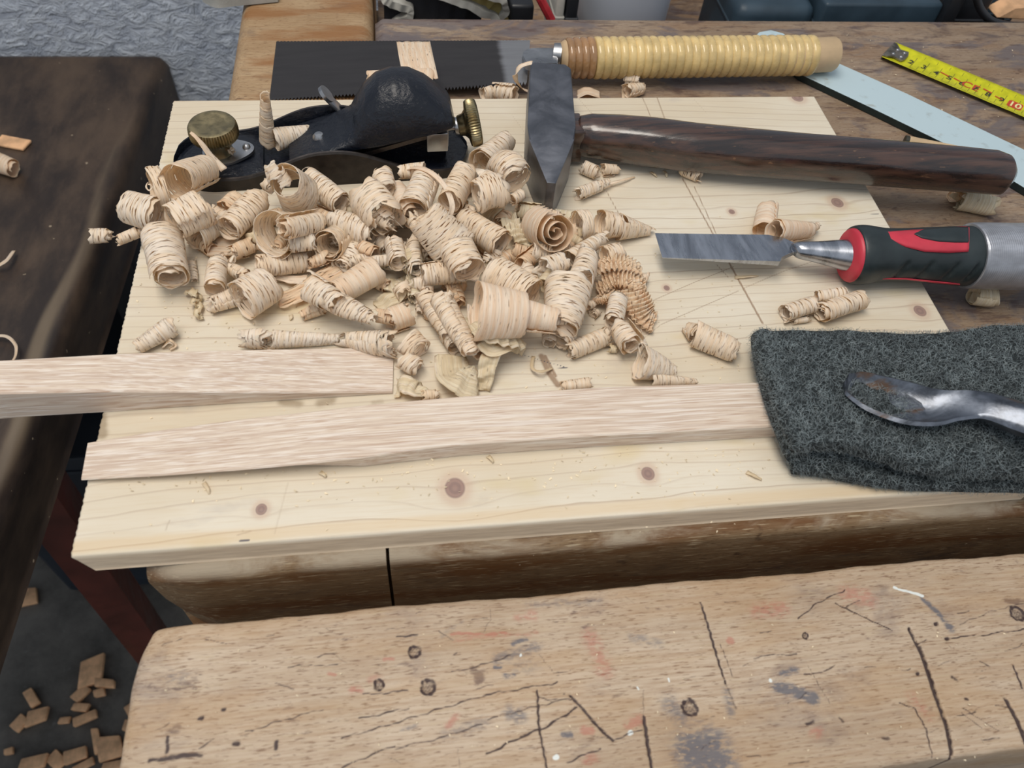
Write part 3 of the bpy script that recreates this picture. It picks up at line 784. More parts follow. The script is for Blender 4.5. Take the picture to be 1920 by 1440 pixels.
# iron
rings = []
for i in range(9):
    t = i / 8; x = -.006 + .078 * t; z = .0062 + .0215 * t
    rings.append([Vector((x, y, z + dz)) for y, dz in ((-.0175, 0), (.0175, 0), (.0175, .0028), (-.0175, .0028))])
loft('iron', rings, MAT['worn'], plane)
# lever cap
CS = [(-.020, .0098, .0130, .0180, 0), (-.010, .0125, .0160, .0185, 0), (.004, .0165, .0205, .0185, 0), (.013, .0190, .0250, .0185, -.001), (.0185, .0205, .0310, .019, -.002), (.0225, .0215, .0400, .0195, 0),
      (.0270, .0225, .0475, .0205, .001), (.034, .0245, .0540, .0218, .0015), (.043, .0270, .0570, .0225, .0015), (.053, .0290, .0560, .0225, .0012), (.062, .0300, .0510, .0215, .001), (.070, .0305, .0435, .0195, 0), (.0755, .0305, .0370, .016, 0), (.0775, .0305, .0325, .0125, 0)]
rings = []
for i in range(len(CS) - 1):
    for k in range(5):
        t = k / 5; rings.append(tuple(CS[i][q] * (1 - t) + CS[i + 1][q] * t for q in range(5)))
rings.append(CS[-1]); R = []
for x, zb, zt, hw, dish in rings:
    ring = []; H = zt - zb; flat = max(0, min(1, (.010 - H) / .006))
    ring.append(Vector((x, -hw, zb)))
    for j in range(17):
        a = PI * j / 16
        cy, sz = -math.cos(a), math.sin(a)
        ez = sz ** (.85 - .6 * flat)
        y = hw * (abs(cy) ** (.85 - .4 * flat)) * (1 if cy > 0 else -1)
        ring.append(Vector((x, y, zb + .0008 + (H - .0008) * ez + dish * (abs(cy) < .5) * 0)))
    ring.append(Vector((x, hw, zb)))
    R.append(ring)
loft('lever_cap', R, MAT['japan'], plane, auto=.9)
lathe('cap_screw', [(0, .0225), (.0024, .0222), (.0038, .0205), (.0040, .0180)], MAT['steel'], plane, 24, Matrix.Translation((-.002, -.0015, -.002)))['label'] = 'domed bright cap screw'
b = bmesh.new(); box_bm(b, -.0012, .0012, -.0045, .0045, 0, .012, .001, 2, Matrix.Translation((.012, .0215, .0200)) @ Matrix.Rotation(math.radians(-38), 4, 'Y'))
bmesh.ops.create_cone(b, cap_ends=True, segments=24, radius1=.0055, radius2=.0055, depth=.0022, matrix=Matrix.Translation((.0045, .0215, .031)) @ Matrix.Rotation(math.radians(52), 4, 'Y'))
bmobj('mouth_lever', b, MAT['steel'], plane)
# rear adjuster
b = bmesh.new()
box_bm(b, .0715, .0730, -.0175, .0175, .018, .0345, .0006)
box_bm(b, .0600, .0725, -.0195, -.0178, .0165, .0290, .0007)
bmobj('adjuster_plate', b, MAT['steel'], plane)['label'] = 'bent bright steel plate behind the lever cap'
MW = Matrix.Translation((.0755, -.006, .0235)) @ Matrix.Rotation(math.radians(80), 4, 'Y')
lathe('adjuster_screw', [(.0022, -.006), (.0022, .006)], MAT['steel'], plane, 16, MW)
lathe('adjuster_fork', [(.0050, .0025), (.0052, .0030), (.0052, .0045), (.0050, .005)], MAT['steel'], plane, 24, MW)
aw = lathe('adjuster_wheel', [(0, .0045), (.0050, .0045), (.0060, .0052), (.0065, .0080), (.0085, .0098), (.0128, .0105), (.0138, .0118), (.0140, .0138), (.0138, .0160), (.0128, .0174), (.0112, .0178), (.006, .0170), (0, .0168)], MAT['brass'], plane, 108,
      MW, (5, 9, 54, .0007), .9)
aw['label'] = 'ribbed brass adjuster wheel'

# ================================================================== HAMMER
HZ = .030
prof_px = [(994, 122), (1000, 116), (1060, 120), (1071, 128), (1079, 236), (1077, 262), (1043, 344), (1025, 342), (992, 262), (989, 236)]
top = [at(a, c_, HZ) for a, c_ in prof_px]
cen = sum(top, Vector()) / len(top)
ham = empty('hammer', (cen.x, cen.y, ZB), 'cross peen hammer with dark wooden handle lying across the pine board', 'hammer')
b = bmesh.new(); lo = [b.verts.new((p.x - cen.x, p.y - cen.y, .0002)) for p in top]; hi = [b.verts.new((p.x - cen.x, p.y - cen.y, HZ)) for p in top]
n = len(top); b.faces.new(lo[::-1]); b.faces.new(hi)
for i in range(n): b.faces.new((lo[i], lo[(i + 1) % n], hi[(i + 1) % n], hi[i]))
es = [e for e in b.edges]
bmesh.ops.bevel(b, geom=es, offset=.0011, segments=2, affect='EDGES', profile=.6, clamp_overlap=True)
hh = bmobj('head', b, MAT['hammer'], ham, True, .35); hh['label'] = 'forged steel cross peen head'
hst = [  # (top px, bottom px) outline of the handle
    ((1079, 226), (1072, 284)), ((1090, 219), (1080, 289)), ((1112, 216), (1100, 294)), ((1160, 217), (1160, 302)), ((1220, 222), (1225, 311)), ((1300, 233), (1300, 321)), ((1400, 243), (1395, 329)), ((1500, 252), (1492, 336)), ((1600, 260), (1590, 343)), ((1700, 268), (1690, 350)), ((1800, 277), (1785, 357)), ((1870, 285), (1850, 362)), ((1890, 292), (1872, 363)), ((1897, 305), (1886, 352))]
rings = []
for i, (t_, b_) in enumerate(hst):
    mx, my = (t_[0] + b_[0]) / 2, (t_[1] + b_[1]) / 2; zc = .0152 + .0006 * min(i, 5)
    r = math.hypot(t_[0] - b_[0], t_[1] - b_[1]) / 2 * depth(mx, my, zc) / F
    c_ = at(mx, my, zc) - Vector((cen.x, cen.y, ZB)); dr = Vector((.99, -.16, 0)).normalized(); sd = Vector((.16, .99, 0)).normalized()
    ring = []
    for j in range(28):
        a = 2 * PI * j / 28; sx = math.copysign(abs(math.cos(a)) ** .82, math.cos(a)); sz = math.copysign(abs(math.sin(a)) ** .82, math.sin(a))
        q = r * (1 + .03 * noise.noise(Vector((i * .6, math.cos(a) * 1.5, math.sin(a) * 1.5))))
        ring.append(c_ + sd * (sx * q * .93) + Vector((0, 0, sz * q * .98)))
    rings.append(ring)
R = []
for i in range(len(rings) - 1):
    for k in range(5):
        R.append([rings[i][j].lerp(rings[i + 1][j], k / 5) for j in range(28)])
R.append(rings[-1])
hd = loft('handle', R, MAT['rosewood'], ham, auto=1.0); hd['label'] = 'dark brown varnished handle'
b = bmesh.new(); box_bm(b, -.004, .004, -.010, .010, .004, .026, .001, 2, Matrix.Translation(at(1076, 258, .015) - Vector((cen.x, cen.y, ZB + .015))))
bmobj('handle_tenon', b, MAT['rosewood'], ham)

# ================================================================== CHISEL
ZC = .0165
co = at(1690, 478, ZC)
chi = empty('chisel', (co.x, co.y, ZB), 'chisel with green black and red grip wrapped in silver tape, blade over the board', 'chisel')
def loc_(p): return p - Vector((co.x, co.y, ZB))
zt = .0150; th = .0034
tp = [at(1228, 437, zt), at(1440, 440, zt), at(1470, 446, zt), at(1492, 456, zt), at(1492, 470, zt), at(1478, 476, zt), at(1466, 482, zt), at(1463, 490, zt), at(1242, 483, zt)]
vs = [loc_(p) for p in tp] + [loc_(p) - Vector((0, 0, th)) for p in tp]
vs[9] += Vector((.0, 0, th * .95)); vs[17] += Vector((0, 0, th * .95)) * .9
b = bmesh.new(); V = [b.verts.new(v) for v in vs]; b.faces.new(V[:9]); b.faces.new(V[9:][::-1])
for i in range(9): b.faces.new((V[i], V[(i + 1) % 9], V[9 + (i + 1) % 9], V[9 + i]))
o = bmobj('blade', b, MAT['chisel'], chi, False, None); s = o.modifiers.new('b', 'BEVEL'); s.width = .00035; s.segments = 2
AX = lambda px, py, z=ZC: loc_(at(px, py, z))
def rad(px, d): return d / 2 * depth(px, 478, ZC) / F
def alofts(name, st, mat, n=40, fn=None, sub=5, label=None, squash=1.0):
    """st: (px, py, diameter px) along the chisel"""
    rings = []; X = []
    cs = spline([AX(a, c_) for a, c_, d in st], (len(st) - 1) * sub + 1); ds = spline([Vector((rad(a, d), 0, 0)) for a, c_, d in st], (len(st) - 1) * sub + 1)
    d0 = (cs[-1] - cs[0]).normalized(); sd = Vector((0, 0, 1)).cross(d0).normalized()
    for i, (c_, d_) in enumerate(zip(cs, ds)):
        ring = []
        for j in range(n):
            a = 2 * PI * j / n; r = d_.x * (fn(i / (len(cs) - 1), a) if fn else 1)
            ring.append(c_ + sd * math.cos(a) * r + Vector((0, 0, math.sin(a) * r * squash)))
        rings.append(ring)
    o = loft(name, rings, MAT[mat], chi, auto=.9)
    if label: o['label'] = label
    return o
alofts('neck', [(1484, 462, 12), (1496, 468, 30), (1530, 472, 40), (1570, 476, 53), (1597, 479, 63)], 'chisel', label='bright conical steel neck')
alofts('collar', [(1585, 479, 66), (1588, 479, 86), (1592, 479, 98), (1600, 479, 101), (1612, 479, 92)], 'red', label='red collar ring of the grip')
def gripf(t, a):
    r = 1.0
    for k in range(4):
        c0 = .50 + .125 * k
        r -= .09 * math.exp(-((t - c0 + .05 * (a % (2 * PI) - 3.0)) / .014) ** 2) * math.exp(-((a % (2 * PI) - 3.0) / .38) ** 4)
    return r
grip = alofts('grip', [(1595, 478, 94), (1597, 478, 106), (1610, 478, 111), (1625, 478, 109), (1655, 478, 100), (1690, 478, 99), (1730, 478, 102), (1770, 479, 107), (1800, 480, 111), (1822, 480, 112)], 'rubber', 96, gripf, 10, 'dark green black rubber grip')
# red inlay and dark inner oval lying on the grip surface
def on_grip(name, poly, mat, lift, parent, label=None):
    """poly of (px,py); lofted patch that follows the grip surface"""
    n = 26; m_ = 9; vs = []; fs = []
    top_, bot_ = poly
    def interp(L, t):
        t = t * (len(L) - 1); i = min(int(t), len(L) - 2); f_ = t - i
        return (L[i][0] * (1 - f_) + L[i + 1][0] * f_, L[i][1] * (1 - f_) + L[i + 1][1] * f_)
    c0 = AX(1600, 478); c1 = AX(1820, 480); d0 = (c1 - c0).normalized(); sd = Vector((0, 0, 1)).cross(d0).normalized()
    stn = [(1586, 88), (1594, 104), (1606, 110), (1625, 108), (1655, 100), (1690, 99), (1730, 102), (1770, 107), (1800, 111), (1830, 112)]
    for i in range(n):
        ta = interp(top_, i / (n - 1)); ba = interp(bot_, i / (n - 1))
        for k in range(m_):
            s = k / (m_ - 1); px = ta[0] * (1 - s) + ba[0] * s; py = ta[1] * (1 - s) + ba[1] * s
            D = np.interp(px, [q[0] for q in stn], [q[1] for q in stn]); r = rad(px, D) + lift
            # intersect the viewing ray with the cylinder
            o_ = CAM - Vector((co.x, co.y, ZB)) - c0; dv = ray(px, py).normalized()
            o2 = o_ - d0 * o_.dot(d0); dv2 = dv - d0 * dv.dot(d0)
            A_ = dv2.dot(dv2); B_ = 2 * o2.dot(dv2); C_ = o2.dot(o2) - r * r; disc = B_ * B_ - 4 * A_ * C_
            t_ = (-B_ - math.sqrt(disc)) / (2 * A_) if disc > 0 else -B_ / (2 * A_)
            p = c0 + o_ + dv * t_
            q = p - c0; q = q - d0 * q.dot(d0); p = p - q + q.normalized() * (r - (.0005 if k in (0, m_ - 1) or i in (0,) else 0))
            vs.append(p)
    fs = [(i * m_ + k, i * m_ + k + 1, (i + 1) * m_ + k + 1, (i + 1) * m_ + k) for i in range(n - 1) for k in range(m_ - 1)]
    me = mesh(name, vs, fs); o = link(name, me, MAT[mat], chi)
    if label: o['label'] = label
    s = o.modifiers.new('s', 'SOLIDIFY'); s.thickness = .0006; s.offset = -1; return o
on_grip('grip_inlay', ([(1655, 434), (1672, 432), (1700, 429), (1740, 427), (1790, 423), (1818, 422)], [(1655, 436), (1672, 450), (1700, 463), (1735, 472), (1780, 474), (1817, 472)]), 'red', .0004, chi, 'red flame shaped inlay of the grip')
on_grip('grip_pad', ([(1715, 437), (1730, 429), (1760, 425), (1790, 423), (1816, 424)], [(1715, 438), (1730, 446), (1760, 452), (1790, 454), (1817, 454)]), 'rubber', .0010, chi, 'dark oval pad inside the red inlay')
on_grip('grip_edge', ([(1640, 522.5), (1700, 523), (1760, 529), (1800, 533)], [(1640, 523.5), (1700, 525), (1760, 532), (1800, 535)]), 'red', .0002, chi)
def wrapf(t, a): return 1 + .012 * noise.noise(Vector((t * 6, math.cos(a) * 2, math.sin(a) * 2))) + (.02 * noise.noise(Vector((a * 5, 3, 1))) if t < .06 else 0)
tw = alofts('tape_wrap', [(1812, 480, 114), (1816, 480, 122), (1850, 480, 124), (1900, 481, 124), (1960, 481, 122), (2010, 481, 112), (2024, 481, 80), (2028, 481, 20)], 'duct', 64, wrapf, 6, 'silver adhesive tape wound round the handle end')

# ================================================================== SAW
so = at(505, 183, -.0146)
saw = empty('japanese_saw', (so.x, so.y, ZT), 'double edged pull saw with rattan wrapped handle lying behind the pine board', 'saw')
def sl(p): return p - Vector((so.x, so.y, ZT))
tl, bl = at(518, 78, -.0146), at(505, 186, -.0146); tr, br = at(994, 76, -.004), at(988, 153, -.004)
vs = []; fs = []; NT = 150
def tooth(k, a): return a if k % 2 else 0
for i in range(NT + 1):
    t = i / NT; T = tl.lerp(tr, t); B_ = bl.lerp(br, t); d = (T - B_).normalized()
    big = .0022 + .0020 * min(1, t * 1.2)
    vs += [sl(T + d * tooth(i, .0008)), sl(T - d * .0010), sl(B_ + d * .003), sl(B_ - d * tooth(i, big))]
for i in range(NT):
    for k in range(3): fs.append((i * 4 + k, i * 4 + k + 1, (i + 1) * 4 + k + 1, (i + 1) * 4 + k))
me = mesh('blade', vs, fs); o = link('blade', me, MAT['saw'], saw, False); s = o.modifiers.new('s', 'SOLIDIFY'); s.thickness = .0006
# neck, ferrule, handle
zh = .0035
def hp(px, py, z=zh): return sl(at(px, py, z))
b = bmesh.new()
pn = [at(a, c_, .0065) for a, c_ in ((979, 104), (981, 96), (988, 91), (1000, 89), (1046, 89), (1046, 119), (1000, 120), (985, 116))]
V = [b.verts.new(sl(p)) for p in pn]; f_ = b.faces.new(V); r_ = bmesh.ops.extrude_face_region(b, geom=[f_]); bmesh.ops.translate(b, verts=[v for v in r_['geom'] if isinstance(v, bmesh.types.BMVert)], vec=(0, 0, -.006))
bmesh.ops.bevel(b, geom=list(b.edges), offset=.0006, segments=2, affect='EDGES')
bmobj('blade_holder', b, MAT['steel'], saw, True, .5)
def hr(px, d, z=zh): return d / 2 * depth(px, 110, z) / F
h0 = at(1030, 101, zh); h1 = at(1566, 103, zh)
def clofts(name, st, mat, n=36, parent=saw, label=None, z=zh, auto=.9):
    cs = [sl(at(a, c_, z)) for a, c_, d in st]; d0 = (cs[-1] - cs[0]).normalized(); sd = Vector((0, 0, 1)).cross(d0).normalized(); rings = []
    for (a, c_, d), c0 in zip(st, cs):
        r = hr(a, d, z); rings.append([c0 + sd * math.cos(2 * PI * j / n) * r + Vector((0, 0, math.sin(2 * PI * j / n) * r)) for j in range(n)])
    o = loft(name, rings, MAT[mat], parent, auto=auto)
    if label: o['label'] = label
    return o
clofts('ferrule', [(1036, 102, 30), (1037, 102, 40), (1052, 104, 44), (1053, 104, 40)], 'steel', label='bright steel ferrule')
clofts('handle_core', [(1050, 105, 44), (1058, 107, 60), (1065, 108, 62), (1500, 105, 66), (1520, 104, 66), (1524, 104, 62), (1560, 102, 62), (1565, 102, 56)], 'barewood', label='bare round wooden core of the handle')
def wrap(name, x0, x1, nturn, mat, d0, d1, label):
    st = []
    for k in range(nturn):
        for q in range(7):
            t = (k + q / 7) / nturn; px = x0 + (x1 - x0) * t; D = d0 + (d1 - d0) * t
            st.append((px, 109.5 - 5.5 * (px - 1058) / 467, D - 7 + 7 * math.sin(PI * q / 7) ** .6))
    return clofts(name, st, mat, 40, label=label)
wrap('rattan_wrap', 1112, 1523, 28, 'rattan', 76, 73, 'pale yellow rattan winding')
wrap('front_binding', 1060, 1112, 4, 'rattan_brown', 73, 76, 'brown varnished winding at the front')

# ================================================================== PALE BLUE STRAIGHTEDGE
zs = -.0095
o4 = at(1700, 210, zs)
pts = [(1416, 67), (1424, 60), (1445, 56), (1468, 62), (1480, 70), (1565, 115), (1700, 175), (1920, 280), (2040, 340), (2040, 425), (1898, 338), (1780, 273), (1640, 205), (1500, 139), (1425, 78)]
b = bmesh.new(); V = [b.verts.new(at(a, c_, zs) - o4) for a, c_ in pts]; b.faces.new(V); 
r_ = bmesh.ops.extrude_face_region(b, geom=b.faces[:]); bmesh.ops.translate(b, verts=[v for v in r_['geom'] if isinstance(v, bmesh.types.BMVert)], vec=(0, 0, -.0052))
me = bpy.data.meshes.new('straightedge'); bmesh.ops.recalc_face_normals(b, faces=b.faces); b.to_mesh(me); b.free()
o = link('straightedge', me, MAT['bluepaint'], None, False); me.materials.append(MAT['darkgreen']); o.location = o4
for p in me.polygons:
    if abs(p.normal.z) < .5: p.material_index = 1
m_ = o.modifiers.new('b', 'BEVEL'); m_.width = .0004; m_.segments = 2
tag(o, 'long flat bar painted pale blue, running from under the saw handle to the right', 'straightedge')

# ================================================================== TAPE MEASURE BLADE
def tcl(s):  # centre line px for centimetres s
    # measured: hook end (1666,96), "10" at (1905,193)
    t = s / 10.0; return (1668 + 243 * t - 2.0 * t * t, 96 + 92 * t + 9 * t * t)
zt_ = -.0125; to = at(*tcl(0), zt_)
tm = empty('tape_measure', (to.x, to.y, ZT), 'yellow tape measure blade reaching in from the right, red mark at ten', 'tape measure')
TA = at(*tcl(0), zt_); TB = at(*tcl(10), zt_); td = (TB - TA); cm = td.length / 10; td.normalize(); tn = Vector((-td.y, td.x, 0))
TW = .0146
def tpos(s, w): # s in cm along, w -1..1 across ; concave blade
    return TA + td * (s * cm) + tn * (w * TW) + Vector((0, 0, .0026 * w * w - .0016)) - Vector((to.x, to.y, ZT))
vs = []; fs = []; NS = 60; NW = 12
for i in range(NS + 1):
    for k in range(NW + 1):
        s = -0.1 + 22 * i / NS; w_ = -1 + 2 * k / NW
        if k == 0: w_ += .05 * noise.noise(Vector((s * 2.2, 0, 0)))
        vs.append(tpos(s, w_))
fs = [(i * (NW + 1) + k, i * (NW + 1) + k + 1, (i + 1) * (NW + 1) + k + 1, (i + 1) * (NW + 1) + k) for i in range(NS) for k in range(NW)]
o = link('blade', mesh('blade', vs, fs), MAT['tape'], tm); s = o.modifiers.new('s', 'SOLIDIFY'); s.thickness = .0002; s.offset = 0
# ruler ticks, from the lower (near) edge
vs = []; fs = []
def tick(s, w0, w1, th_):
    n0 = len(vs); m = 6
    for q in range(m + 1):
        ww = w0 + (w1 - w0) * q / m
        vs.append(tpos(s - th_, ww) + Vector((0, 0, .0002))); vs.append(tpos(s + th_, ww) + Vector((0, 0, .0002)))
    for q in range(m): fs.append((n0 + 2 * q, n0 + 2 * q + 1, n0 + 2 * q + 3, n0 + 2 * q + 2))
for k in range(20, 150):
    s = k / 10 
    if k % 10 == 0: tick(s, -.62, .55, .016)
    elif k % 5 == 0: tick(s, -.62, -.12, .013); tick(s, .62, .85, .012)
    tick(s, -.98, -.66, .008)
o = link('graduation_lines', mesh('graduation_lines', vs, fs), MAT['ink'], tm, False)
def text(txt, s, w, size, mat, parent, rot=0, name='printed_number', lift=.00025, bold=.0):
    cu = bpy.data.curves.new(name, 'FONT'); cu.body = txt; cu.size = size; cu.align_x = 'CENTER'; cu.align_y = 'CENTER'; cu.offset = bold
    tmp = bpy.data.objects.new('tmp', cu); C.objects.link(tmp); dg = bpy.context.evaluated_depsgraph_get(); dg.update()
    me = bpy.data.meshes.new_from_object(tmp.evaluated_get(dg)); bpy.data.objects.remove(tmp)
    ang = math.atan2(td.y, td.x) + rot
    for v in me.vertices:
        x, y = v.co.x, v.co.y; X_ = x * math.cos(rot) - y * math.sin(rot); Y_ = x * math.sin(rot) + y * math.cos(rot)
        v.co = tpos(s + X_ / cm, w + Y_ / TW) + Vector((0, 0, lift))
    me.name = name; o = link(name, me, MAT[mat], parent, False); return o
for k in (1, 2, 3, 4, 5, 6, 7, 8, 9, 11, 12):
    if k > 1: text(str(k), k - .18, .02 if k % 2 else -.02, .0082, 'ink', tm, bold=.0002)
# red plate with the 10
vs = []; fs = []
for i in range(9):
    for k in range(7):
        s_ = 9.30 + 1.05 * i / 8; w_ = -.34 + .68 * k / 6
        if i in (0, 8): w_ *= .78
        vs.append(tpos(s_, w_ + .02) + Vector((0, 0, .00022)))
fs = [(i * 7 + k, i * 7 + k + 1, (i + 1) * 7 + k + 1, (i + 1) * 7 + k) for i in range(8) for k in range(6)]
rp = link('red_number_plate', mesh('red_number_plate', vs, fs), MAT['redink'], tm)
text('10', 9.82, .02, .0098, 'yellowink', tm, lift=.00035, bold=.0002)
text('CE', 6.45, .06, .0115, 'redink', tm, name='ce_mark', bold=.00015)
for a, c_, t_ in ((4.05, 4.75, .2), (5.1, 5.7, .16), (7.3, 8.0, .3), (8.3, 8.9, .1)):
    n0 = [tpos(a, t_ - .03), tpos(c_, t_ - .1), tpos(c_, t_ - .02), tpos(a, t_ + .06)]
    link('small_red_print', mesh('small_red_print', [p + Vector((0, 0, .0004)) for p in n0], [(0, 1, 2, 3)]), MAT['redink'], tm, False)
b = bmesh.new()
MT = Matrix(((td.x, tn.x, 0, 0), (td.y, tn.y, 0, 0), (0, 0, 1, 0), (0, 0, 0, 1)))
hk = [(-.0010, -.0125), (.0005, -.0128), (.006, -.007), (.0125, -.0085), (.0140, -.004), (.0140, .004), (.0125, .0085), (.006, .0075), (.0005, .0125), (-.0010, .0125)]
hk = [(x * 1.0, y) for x, y in hk]
V = [b.verts.new(MT @ Vector((x, y, .0030 + .0012 * (abs(y) / .0125) ** 2))) for x, y in hk]; f_ = b.faces.new(V)
r_ = bmesh.ops.extrude_face_region(b, geom=[f_]); bmesh.ops.translate(b, verts=[v for v in r_['geom'] if isinstance(v, bmesh.types.BMVert)], vec=(0, 0, -.0012))
box_bm(b, -.0018, -.0006, -.0125, .0125, .0003, .0042, .0003, 1, MT)
hook = bmobj('hook', b, MAT['dirty'], tm, False, None)
for x, y in ((.0045, .0045), (.0105, .0040), (.0105, -.0035), (.0040, -.0035)):
    lathe('rivet', [(0, .0010), (.0008, .0009), (.0014, .0003), (.0015, -.0003)], MAT['steel'], hook, 14, Matrix.Translation(MT @ Vector((x, y, .0036))))

# ================================================================== SCOURING PAD
def padsheet(name, rows, th, parent, n=70, m=40, seed=0, fold=0):
    """rows: list of rows back->front, each a list of (px,py,z) left->right; makes a soft thick sheet"""
    G = [spline([at(a, c_, z) for a, c_, z in r], n) for r in rows]
    G = [[spline([G[k][i] for k in range(len(G))], m)[j] for i in range(n)] for j in range(m)] if False else G
    cols = [spline([G[k][i] for k in range(len(G))], m) for i in range(n)]
    vs = []
    for i in range(n):
        for j in range(m):
            p = cols[i][j]; p = p + Vector((0, 0, .0010 * noise.noise(p * 90 + Vector((seed, 0, 0))) + .0006 * noise.noise(p * 300)))
            vs.append(p)
    N = n * m
    edge = lambda i, j: min(1, min(i, n - 1 - i, j, m - 1 - j) / 3)
    top_ = []; bot = []
    for i in range(n):
        for j in range(m):
            e = edge(i, j); k = th / 2 * math.sqrt(max(0.06, 1 - (1 - e) ** 2)); p = vs[i * m + j]
            top_.append(p + Vector((0, 0, k - th / 2))); bot.append(p - Vector((0, 0, k + th / 2)))
    V = top_ + bot; fs = []
    for i in range(n - 1):
        for j in range(m - 1):
            a = i * m + j; fs.append((a, a + 1, a + m + 1, a + m)); fs.append((N + a, N + a + m, N + a + m + 1, N + a + 1))
    lp = [(i, 0) for i in range(n)] + [(n - 1, j) for j in range(1, m)] + [(i, m - 1) for i in range(n - 2, -1, -1)] + [(0, j) for j in range(m - 2, 0, -1)]
    for q in range(len(lp)):
        a = lp[q][0] * m + lp[q][1]; c_ = lp[(q + 1) % len(lp)]; c_ = c_[0] * m + c_[1]; fs.append((a, N + a, N + c_, c_))
    return fixn(mesh(name, V, fs)), top_
po = at(1700, 760, .02)
pad = empty('scouring_pad', (po.x, po.y, ZB), 'folded dark grey scouring fleece pad pressed on the oak stick at right', 'scouring pad')
U = [[(1419, 618, .020), (1560, 614, .0235), (1700, 621, .0255), (1800, 616, .0265), (1885, 603, .0275), (2060, 612, .028)],
     [(1422, 650, .0225), (1560, 660, .0255), (1700, 668, .0270), (1800, 666, .0275), (1900, 660, .0275), (2070, 670, .0275)],
     [(1452, 735, .0255), (1560, 745, .0265), (1700, 760, .0270), (1800, 760, .0270), (1900, 760, .0270), (2090, 770, .0270)],
     [(1480, 810, .0245), (1570, 815, .0250), (1700, 835, .0250), (1800, 840, .0250), (1900, 840, .0250), (2110, 850, .025)],
     [(1492, 836, .0240), (1575, 830, .0250), (1660, 854, .0232), (1740, 878, .0200), (1900, 888, .0185), (2130, 900, .018)]]
Lw = [[(1424, 640, .0090), (1560, 640, .0100), (1700, 645, .0100), (1900, 640, .0100), (2060, 640, .010)],
      [(1440, 700, .0150), (1560, 700, .0175), (1700, 705, .0175), (1900, 705, .0175), (2070, 705, .0175)],
      [(1462, 780, .0165), (1560, 790, .0180), (1700, 795, .0180), (1900, 800, .0180), (2090, 805, .0180)],
      [(1482, 842, .0100), (1560, 858, .0088), (1700, 868, .0086), (1900, 872, .0086), (2110, 876, .0086)],
      [(1490, 878, .0080), (1570, 888, .0078), (1640, 902, .0078), (1720, 910, .0078), (1850, 914, .0078), (2130, 914, .0078)]]
fib = []
for nm, rows, th, sd_ in (('upper_layer', U, .0078, 1), ('lower_layer', Lw, .0072, 5)):
    me, tp_ = padsheet(nm, rows, th, pad, seed=sd_)
    me.transform(Matrix.Translation(-Vector((po.x, po.y, ZB)))); link(nm, me, MAT['pad'], pad)
    me.calc_loop_triangles(); fib.append((me, nm))
# fold joining the two layers on the left
rings = []
for i in range(16):
    t = i / 15
    a = spline([at(*q[:2], q[2]) for q in [(1419, 622, .016), (1424, 655, .017), (1446, 735, .0195), (1474, 812, .018), (1488, 850, .0145)]], 16)[i]
    ry = .0052 + .0035 * (1 - abs(2 * t - 1) ** 3); rx = .0050
    rings.append([a - Vector((po.x, po.y, ZB)) + Vector((rx * math.cos(2 * PI * j / 16) * 1.0 + .003, 0, ry * math.sin(2 * PI * j / 16) - .003)) for j in range(16)])
fo = loft('folded_edge', rings, MAT['pad'], pad); fib.append((fo.data, 'fold'))
# fibres
def fibres(name, mats, count, seed, rmin, rmax, mat, up=1.0):
    rg = np.random.default_rng(seed); vs = []; fs = []
    for me, nm in fib:
        tri = me.loop_triangles; me.calc_loop_triangles(); tri = me.loop_triangles
        co_ = np.array([v.co[:] for v in me.vertices]); T = np.array([t.vertices[:] for t in tri]); nr = np.cross(co_[T[:, 1]] - co_[T[:, 0]], co_[T[:, 2]] - co_[T[:, 0]])
        ar = np.linalg.norm(nr, axis=1) / 2; nr = nr / (2 * ar[:, None] + 1e-12)
        vis = (nr[:, 2] > -.35); pr = ar * vis; cnt = int(count * pr.sum() / .02); pr = pr / pr.sum()
        for q in rg.choice(len(T), cnt, p=pr):
            a, b_ = rg.random(2); 
            if a + b_ > 1: a, b_ = 1 - a, 1 - b_
            p = co_[T[q, 0]] + a * (co_[T[q, 1]] - co_[T[q, 0]]) + b_ * (co_[T[q, 2]] - co_[T[q, 0]])
            n_ = nr[q]; d = rg.normal(size=3); d = d - n_ * d.dot(n_) * .75; d /= np.linalg.norm(d)
            L = rg.uniform(rmin, rmax); bend_ = rg.normal(size=3) * .5 + n_ * .2; r = .000055
            side = np.cross(d, n_ + .01); side /= np.linalg.norm(side) + 1e-9; n0 = len(vs)
            for k in range(4):
                t = k / 3 - .5; c_ = p + n_ * (.0004 + .0006 * up * (1 - 4 * t * t) ) + d * (L * t) + bend_ * L * (.25 - t * t)
                vs.append(c_ + side * r); vs.append(c_ - side * r); 
            for k in range(3): fs.append((n0 + 2 * k, n0 + 2 * k + 1, n0 + 2 * k + 3, n0 + 2 * k + 2))
    me = bpy.data.meshes.new(name); me.from_pydata([tuple(v) for v in vs], [], fs); o = link(name, me, MAT[mat], pad, False); o['kind'] = 'stuff'; return o
fibres('fibres', None, 17000, 3, .002, .0055, 'fibre')
fibres('pale_fibres', None, 1500, 9, .001, .003, 'fibre_pale')['label'] = 'fibres powdered with pale dust'

